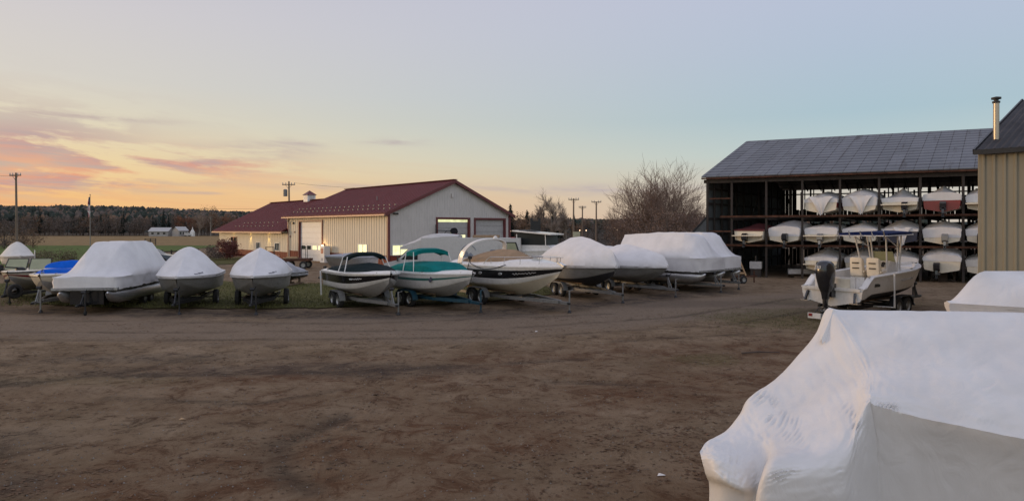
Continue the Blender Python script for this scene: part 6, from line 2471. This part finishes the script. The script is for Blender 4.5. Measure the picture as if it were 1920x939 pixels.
def rings(mb, data, n=18, e=2.6):
    rws = []
    for x, z, lx, ly, tilt in data:
        row = []
        for k in range(n):
            a = 2 * pi * k / n
            ca, sa = cos(a), sin(a)
            px_ = math.copysign(abs(ca) ** (2 / e), ca) * lx
            py_ = math.copysign(abs(sa) ** (2 / e), sa) * ly
            row.append((x + px_, py_, z + px_ * tilt))
        rws.append(row)
    mb.grid(rws, close=True)
    mb.ngon(rws[0])
    mb.ngon(rws[-1])


rings(ob, [(-.40, .30, .17, .10, 0), (-.40, .55, .20, .15, 0), (-.40, .80, .24, .19, 0), (-.38, .98, .28, .23, 0)])
ob.box((-.12, 0, .62), (.34, .34, .5))
obm = ob.build('outboard_motor', M['plastic'], cc, smooth=40)
cw_ = MB()
rings(cw_, [(-.39, .58, .22, .17, 0), (-.39, .72, .29, .22, 0), (-.39, .90, .34, .255, 0), (-.40, 1.10, .38, .285, 0), (-.42, 1.30, .40, .30, -.03), (-.42, 1.50, .38, .285, -.06), (-.41, 1.64, .33, .25, -.08), (-.40, 1.72, .22, .17, -.08), (-.40, 1.745, .08, .07, -.05)], 22)
cwo = cw_.build('cowl', M['plastic'], obm, smooth=50)
lu = MB()
rings(lu, [(-.42, .32, .15, .08, 0), (-.44, .0, .14, .06, 0), (-.46, -.16, .13, .05, 0), (-.45, -.38, .09, .02, .1)], 14)
lu.box((-.46, 0, -.0), (.52, .26, .02))
lu.lathe([(.0, -.75), (.085, -.66), (.09, -.5), (.09, -.32), (.0, -.18)], (0, 0, -.16), 'X', 14)
luo = lu.build('lower_unit', M['plastic'], obm, smooth=40)
pr = MB()
for k in range(3):
    a = 2 * pi * k / 3 + .3
    pr.add([(-.70, .06 * cos(a), -.16 + .06 * sin(a)), (-.66, .19 * cos(a - .5), -.16 + .19 * sin(a - .5)), (-.72, .22 * cos(a), -.16 + .22 * sin(a)), (-.78, .18 * cos(a + .5), -.16 + .18 * sin(a + .5))], [(0, 1, 2, 3)])
pr.build('propeller', M['galv'], luo)
text_mesh('250', .17, M['textw'], 'number', cwo, (-.818, .10, 1.50), (R(90), 0, R(-90)), .012, .2)
# trailer lamp bar hanging at the prop, then the trailer itself
ctl = trailer(st, crz, 7.2, 'black tandem trailer with white guide pole under the centre console fishing boat', 'steelblk', axles=2, kz=.48, track=2.15, tongue=.55, guides=False, axle=.47, wz=.36)
MB().tube([(2.0, -.6, .4), (2.0, -1.42, .42), (2.0, -1.42, 1.72)], .04, 8).build('guide_pole', M['whitetube'], ctl)
lb = thing('lamp_board', 'small white lamp board with red lens strapped under the outboard propeller', 'lamp board', st + Matrix.Rotation(crz, 3, 'Z') @ Vector((-.95, .14, -.30)), crz)
MB().box((0, 0, 0), (.05, .5, .2)).build('board', M['gel'], lb)
MB().box((-.03, .14, .03), (.03, .14, .1)).build('red_lens', M['red'], lb)
MB().tube([(0, 0, .1), (.2, -.1, .32)], .015, 5).build('strap_or_shade_line', M['steelblk'], lb)

# ------------------------------------------------------------------ wrapped boats in the foreground
fb = thing('wrapped_boat', 'large white shrink-wrapped boat in the foreground, lower right corner', 'boat', (5.6, 6.9, 0))
ST = [
    # ridge,              slope,            slope2,            edge,             mid,              hem
    [(1314, 846, 6.55), (1314, 852, 6.50), (1316, 862, 6.45), (1323, 888, 6.44), (1330, 915, 6.54), (1326, 1010, 6.60)],
    [(1327, 826, 6.72), (1336, 842, 6.48), (1344, 862, 6.33), (1352, 897, 6.25), (1358, 922, 6.36), (1356, 1010, 6.45)],
    [(1360, 808, 6.98), (1374, 832, 6.60), (1388, 866, 6.34), (1392, 912, 6.20), (1392, 935, 6.30), (1392, 1010, 6.40)],
    [(1386, 777, 7.20), (1412, 814, 6.75), (1430, 852, 6.45), (1424, 902, 6.28), (1416, 940, 6.30), (1412, 1010, 6.35)],
    [(1405, 745, 7.35), (1440, 792, 6.85), (1458, 838, 6.38), (1441, 872, 6.02), (1425, 930, 6.00), (1420, 1010, 6.05)],
    [(1456, 709, 7.55), (1502, 768, 6.90), (1528, 824, 6.34), (1522, 872, 6.02), (1505, 930, 5.96), (1500, 1010, 6.02)],
    [(1496, 667, 7.75), (1548, 732, 7.02), (1582, 792, 6.44), (1588, 850, 6.12), (1578, 920, 6.04), (1573, 1010, 6.08)],
    [(1530, 626, 7.90), (1586, 706, 7.08), (1606, 753, 6.62), (1612, 790, 6.34), (1606, 880, 6.20), (1600, 1010, 6.20)],
    [(1551, 581, 8.00), (1614, 684, 7.10), (1626, 737, 6.57), (1630, 753, 6.42), (1640, 850, 6.44), (1642, 1010, 6.46)],
    [(1580, 582, 7.97), (1636, 676, 7.09), (1646, 735, 6.55), (1644, 760, 6.40), (1656, 860, 6.46), (1658, 1010, 6.52)],
    [(1680, 583, 7.86), (1704, 670, 7.02), (1714, 739, 6.49), (1720, 781, 6.29), (1726, 870, 6.38), (1728, 1010, 6.46)],
    [(1790, 584, 7.74), (1802, 668, 6.94), (1809, 740, 6.41), (1812, 800, 6.16), (1815, 880, 6.27), (1815, 1010, 6.36)],
    [(1920, 586, 7.60), (1924, 664, 6.88), (1926, 750, 6.30), (1926, 824, 6.02), (1926, 905, 6.14), (1926, 1010, 6.25)],
    [(2080, 588, 7.42), (2080, 676, 6.70), (2080, 772, 6.12), (2080, 850, 5.85), (2080, 930, 5.97), (2080, 1040, 6.1)],
    [(2330, 592, 7.15), (2330, 690, 6.42), (2330, 800, 5.85), (2330, 890, 5.56), (2330, 980, 5.7), (2330, 1090, 5.8)],
    [(2560, 596, 6.9), (2560, 700, 6.2), (2560, 820, 5.6), (2560, 930, 5.3), (2560, 1030, 5.4), (2560, 1130, 5.5)],
]


def cr(p0, p1, p2, p3, t):
    return .5 * ((2 * p1) + (p2 - p0) * t + (2 * p0 - 5 * p1 + 4 * p2 - p3) * t * t + (3 * p1 - p0 - 3 * p2 + p3) * t ** 3)


def spline(pts, n):
    out = []
    q = [pts[0] * 2 - pts[1]] + pts + [pts[-1] * 2 - pts[-2]]
    for i in range(len(pts) - 1):
        for k in range(n):
            out.append(cr(q[i], q[i + 1], q[i + 2], q[i + 3], k / n))
    out.append(pts[-1])
    return out


nets = []
for i, stn in enumerate(ST):
    near = [P(*q) for q in stn]
    rd = near[0]
    wfac = sstep(0, 6, i)
    sl0 = rd.x / rd.y
    e0 = .12 * (1 - sstep(7, 9, i))
    d1, d2, d3 = lerp(.12, .45, wfac), lerp(.25, 1.2, wfac), lerp(.28, 1.35, wfac)
    far = [rd + Vector((d1 * sl0 + e0, d1, -lerp(.10, .35, wfac))), rd + Vector((d2 * sl0 + e0 * 2, d2, -lerp(.3, .75, wfac))), Vector((rd.x + d3 * sl0 + e0 * 2, rd.y + d3, .75))]
    nets.append(near[::-1] + far)
SU, SV = 26, 22
# along the boat first, then across; the near gunwale (row index 2) is a crease from the corner post onward
lines = [spline([n_[j] for n_ in nets], SU) for j in range(len(nets[0]))]
surf = []
for i in range(len(lines[0])):
    pts = [l[i] for l in lines]
    ci = i / SU                       # station coordinate
    cre = sstep(7.2, 8.0, ci)
    lo = spline(pts[:3], SV)
    hi = spline(pts[2:], SV)
    sm_ = spline(pts, SV)
    cr_ = lo[:-1] + hi
    surf.append([sm_[k].lerp(cr_[k], cre) for k in range(len(sm_))])


def px_of(v):
    return 960 + F * v.x / v.y, HY + F * (H - v.z) / v.y


# tight ripples in the film: (column, row, angle of the patch, half length, half width, angle of the creases' normal, pitch, depth)
RIP = [(1456, 778, 48, 52, 20, 40, 8.5, .017), (1462, 893, 170, 34, 12, 75, 8, .013), (1660, 757, 20, 34, 9, 40, 7, .010), (1542, 708, 75, 24, 9, 70, 9, .008), (1572, 880, 75, 28, 8, 75, 9, .007),
       (1835, 788, 12, 38, 8, 45, 8, .009), (1850, 720, 60, 60, 30, 55, 14, .004), (1700, 640, 30, 60, 26, 50, 15, .003), (1600, 790, 60, 30, 14, 45, 9, .009), (1700, 870, 85, 24, 10, 85, 10, .006),
       (1850, 925, 5, 40, 10, 80, 10, .006), (1375, 880, 80, 30, 18, 8, 13, .010), (1430, 925, 70, 26, 10, 40, 8, .008), (1600, 915, 80, 24, 9, 85, 9, .006), (1615, 610, 60, 25, 14, 45, 10, .004)]
for i, row in enumerate(surf):
    for k, v in enumerate(row):
        a, b = i / SU, k / SV
        dz = 0
        if b < 5.2:
            qx, qy = px_of(v)
            for x0, y0, an, hl, hw_, nn, pit, dp in RIP:
                du, dv = qx - x0, qy - y0
                if abs(du) > 140 or abs(dv) > 140:
                    continue
                ca, sa = cos(R(an)), sin(R(an))
                g_ = math.exp(-((du * ca + dv * sa) / hl) ** 2 - ((-du * sa + dv * ca) / hw_) ** 2)
                if g_ < .02:
                    continue
                ph = (du * cos(R(nn)) + dv * sin(R(nn))) / pit
                jit = noise.noise(Vector((qx * .02, qy * .02, x0)))
                am_ = max(0, .35 + noise.noise(Vector((qx * .045, qy * .045, y0))))
                wv_ = sin(2 * pi * (ph + 1.3 * jit))
                dz += 2.1 * dp * g_ * am_ * (wv_ - .4 * abs(wv_))
        dz += .012 * noise.noise(Vector((a * 1.1, b * 2.2, 3))) + .006 * noise.noise(Vector((a * 4, b * 5, 8)))
        if k > 1:
            v.z += dz * (1 if 0 < b < 7 else .3)
            v.y -= dz * .7
fm_ = MB().grid(surf)
fm_.ngon(surf[0])
fm_.ngon(surf[-1])
off_ = Vector((5.6, 6.9, 0))
fm_.v = [v - off_ for v in fm_.v]
fwm = wrap_mat('shrink_film_near', (.70, .685, .675), .25)
fm_.build('shrink_wrap', fwm, fb, smooth=55)
# tucked pleat at the ridge end
pl = MB()
rws = []
for i in range(9):
    t = i / 8
    a = P(lerp(1556, 1537, t), lerp(583, 640, t), lerp(7.96, 7.66, t))
    wd = .10 * sin(pi * (.25 + .75 * t)) ** .8 + .008
    rws.append([a + Vector((-wd * .2, .01, .0)) - off_, a + Vector((wd * .15, -.06 * (1 - .4 * t), .035)) - off_, a + Vector((wd, -.045, -.02)) - off_])
pl.grid(rws)
pl.build('pleat', fwm, fb, smooth=60)
# hull under the film and the stands that carry it
hf = MB()
rws = []
for i in range(13):
    u = i / 12
    c0 = Vector((lerp(2.4, 8.6, u), lerp(7.3, 7.0, u), 0)) - off_
    hw_ = .15 + .40 * sin(min(1, u * 2.2) * pi / 2)
    rws.append([c0 + Vector((0, -hw_, .9)), c0 + Vector((0, -hw_ * .8, .62)), c0 + Vector((0, 0, .36 + .3 * (1 - u) ** 3)), c0 + Vector((0, hw_ * .8, .62)), c0 + Vector((0, hw_, .9))])
hf.grid(rws)
hf.build('hull', M['gelgrey'], fb, smooth=50)
trailer(Vector((8.5, 7.05, 0)), R(175), 5.6, 'trailer under the large foreground wrapped boat', 'galv', axles=2, kz=.36, track=1.0, rail=.3, bunkw=.25, fender=False, wz=.26, winch=False, jack=False, tongue=.1)

h14 = Hull(7.5, 2.7, 1.3, .1, .5, 2.6, .32, .7, .8)
loc, rz = frame_of(1780, 12.6, -84, 7.5, .55)
b14 = thing('wrapped_boat', 'white shrink-wrapped boat right behind the foreground one, in front of the tan wall', 'boat', loc, rz)
gel(b14, h14, (M['bottom'], M['gelgrey'], M['gelgrey']))
h14.wrap_mesh([(0, 1.9), (.5, 2.04), (.92, 2.06), (.945, 1.84), (.97, 1.62), (1, 1.38)], [(0, .5), (.84, .55), (.9, .85), (1, 1)], .1, seed=61, n=70).build('shrink_wrap', M['wrap'], b14, smooth=32)
trailer(loc, rz, 7.5, 'trailer under the wrapped boat before the tan wall', 'galv', axles=2, kz=.55, track=2.1, winch=False, jack=False, tongue=.2)

# ------------------------------------------------------------------ ground litter
rnd = random.Random(77)


def clear(x, y):
    return not (1.6 < x < 10 and 5.0 < y < 9)


gr = MB()
for i in range(15000):
    x, y = rnd.uniform(-34, 3), rnd.uniform(28.4, 44)
    # the lawn behind the row: same outline as the sheet
    edge = 28.6 + .035 * (x + 12) ** 2 * (1 if x > -12 else .12) + 1.0 * noise.noise(Vector((x * .6, y * .6, 2)))
    if y < edge or y > 42.5 or rnd.random() > .9 - (y - 30) * .04:
        continue
    h_ = rnd.uniform(.05, .15)
    a = rnd.random() * 6.28
    for k in range(3):
        b_ = a + k * 2.1
        q = Vector((x + .05 * cos(b_), y + .05 * sin(b_), .04))
        s_ = Vector((cos(b_ + 1.5), sin(b_ + 1.5), 0)) * .014
        gr.add([q - s_, q + s_, q + Vector((.06 * cos(b_), .06 * sin(b_), h_))], [(0, 1, 2)])
for i in range(900):
    x, y = rnd.gauss(11.0, 2.4), rnd.gauss(25.2, 1.7)
    h_ = rnd.uniform(.02, .05)
    a = rnd.random() * 6.28
    for k in range(3):
        b_ = a + k * 2.1
        q = Vector((x, y, 0))
        s_ = Vector((cos(b_ + 1.5), sin(b_ + 1.5), 0)) * .010
        gr.add([q - s_, q + s_, q + Vector((.05 * cos(b_), .05 * sin(b_), h_))], [(0, 1, 2)])
o = gr.build('grass', M['grassm'], fix=False)
struct(o, 'stuff')
lf = MB()
lcx = lcy = 0
for i in range(17000):
    if i % 9 == 0:
        lcy = 5.2 + 24 * rnd.random() ** 1.5
        lcx = rnd.uniform(-.80, .62) * lcy
        n1 = noise.noise(Vector((lcx * .35, lcy * .4, 12)))
        keep = rnd.random() < .35 + n1 * 1.1 + (.25 if lcx > -5 else 0)
        lsx, lsy = rnd.uniform(.06, .30), rnd.uniform(.04, .14)
    x, y = rnd.gauss(lcx, lsx), rnd.gauss(lcy, lsy)
    if not keep or not clear(x, y):
        continue
    a = rnd.random() * 6.28
    s_ = rnd.uniform(.018, .05)
    z = gheight(x, y) + .008
    u = Vector((cos(a), sin(a), rnd.uniform(-.1, .3)))
    v = Vector((-sin(a), cos(a), rnd.uniform(-.1, .3)))
    p_ = Vector((x, y, z))
    lf.add([p_ - u * s_, p_ + v * s_ * .55, p_ + u * s_, p_ - v * s_ * .55], [(0, 1, 2, 3)])
struct(lf.build('fallen_leaves', M['leaflit'], fix=False), 'stuff')
gs = MB()
for i in range(5200):
    y = 5.2 + 20 * rnd.random() ** 1.7
    x = rnd.uniform(-.80, .6) * y
    if not clear(x, y):
        continue
    s_ = rnd.uniform(.008, .028)
    z = gheight(x, y)
    a = rnd.random() * 6
    vs = [Vector((x + s_ * cos(a + k * 2.1) * rnd.uniform(.6, 1.2), y + s_ * sin(a + k * 2.1) * rnd.uniform(.6, 1.2), z - .005)) for k in range(3)] + [Vector((x, y, z + s_ * .7))]
    gs.add(vs, [(0, 1, 3), (1, 2, 3), (2, 0, 3)])
struct(gs.build('gravel', M['stone'], fix=False), 'stuff')
for px, py, lab, c_ in ((1240, 891, 'small white scrap of film on the dirt near the foreground boat', 'wrap'), (1006, 622, 'tiny white scrap lying on the grey drive', 'wrap'), (342, 786, 'yellow leaf scrap lying on the dirt at left', 'newwood')):
    d_ = H * F / (py - HY)
    q = G(px, d_)
    tag(MB().add([(-.06, -.02, .01), (.05, -.03, .02), (.06, .02, .01), (-.03, .03, .03), (0, 0, .035)], [(0, 1, 4), (1, 2, 4), (2, 3, 4), (3, 0, 4)]).build('scrap', M[c_], loc=(q.x, q.y, gheight(q.x, q.y))), lab, 'scrap')
MB_ = MB().tube([(0, 0, .03), (.5, .06, .04), (1.1, -.03, .03)], [.02, .025, .012], 6)
tag(MB_.build('stick', M['bark'], loc=G(1390, 18.2, 0), rz=R(8)), 'dark fallen stick on the dirt left of the foreground wrap', 'stick')
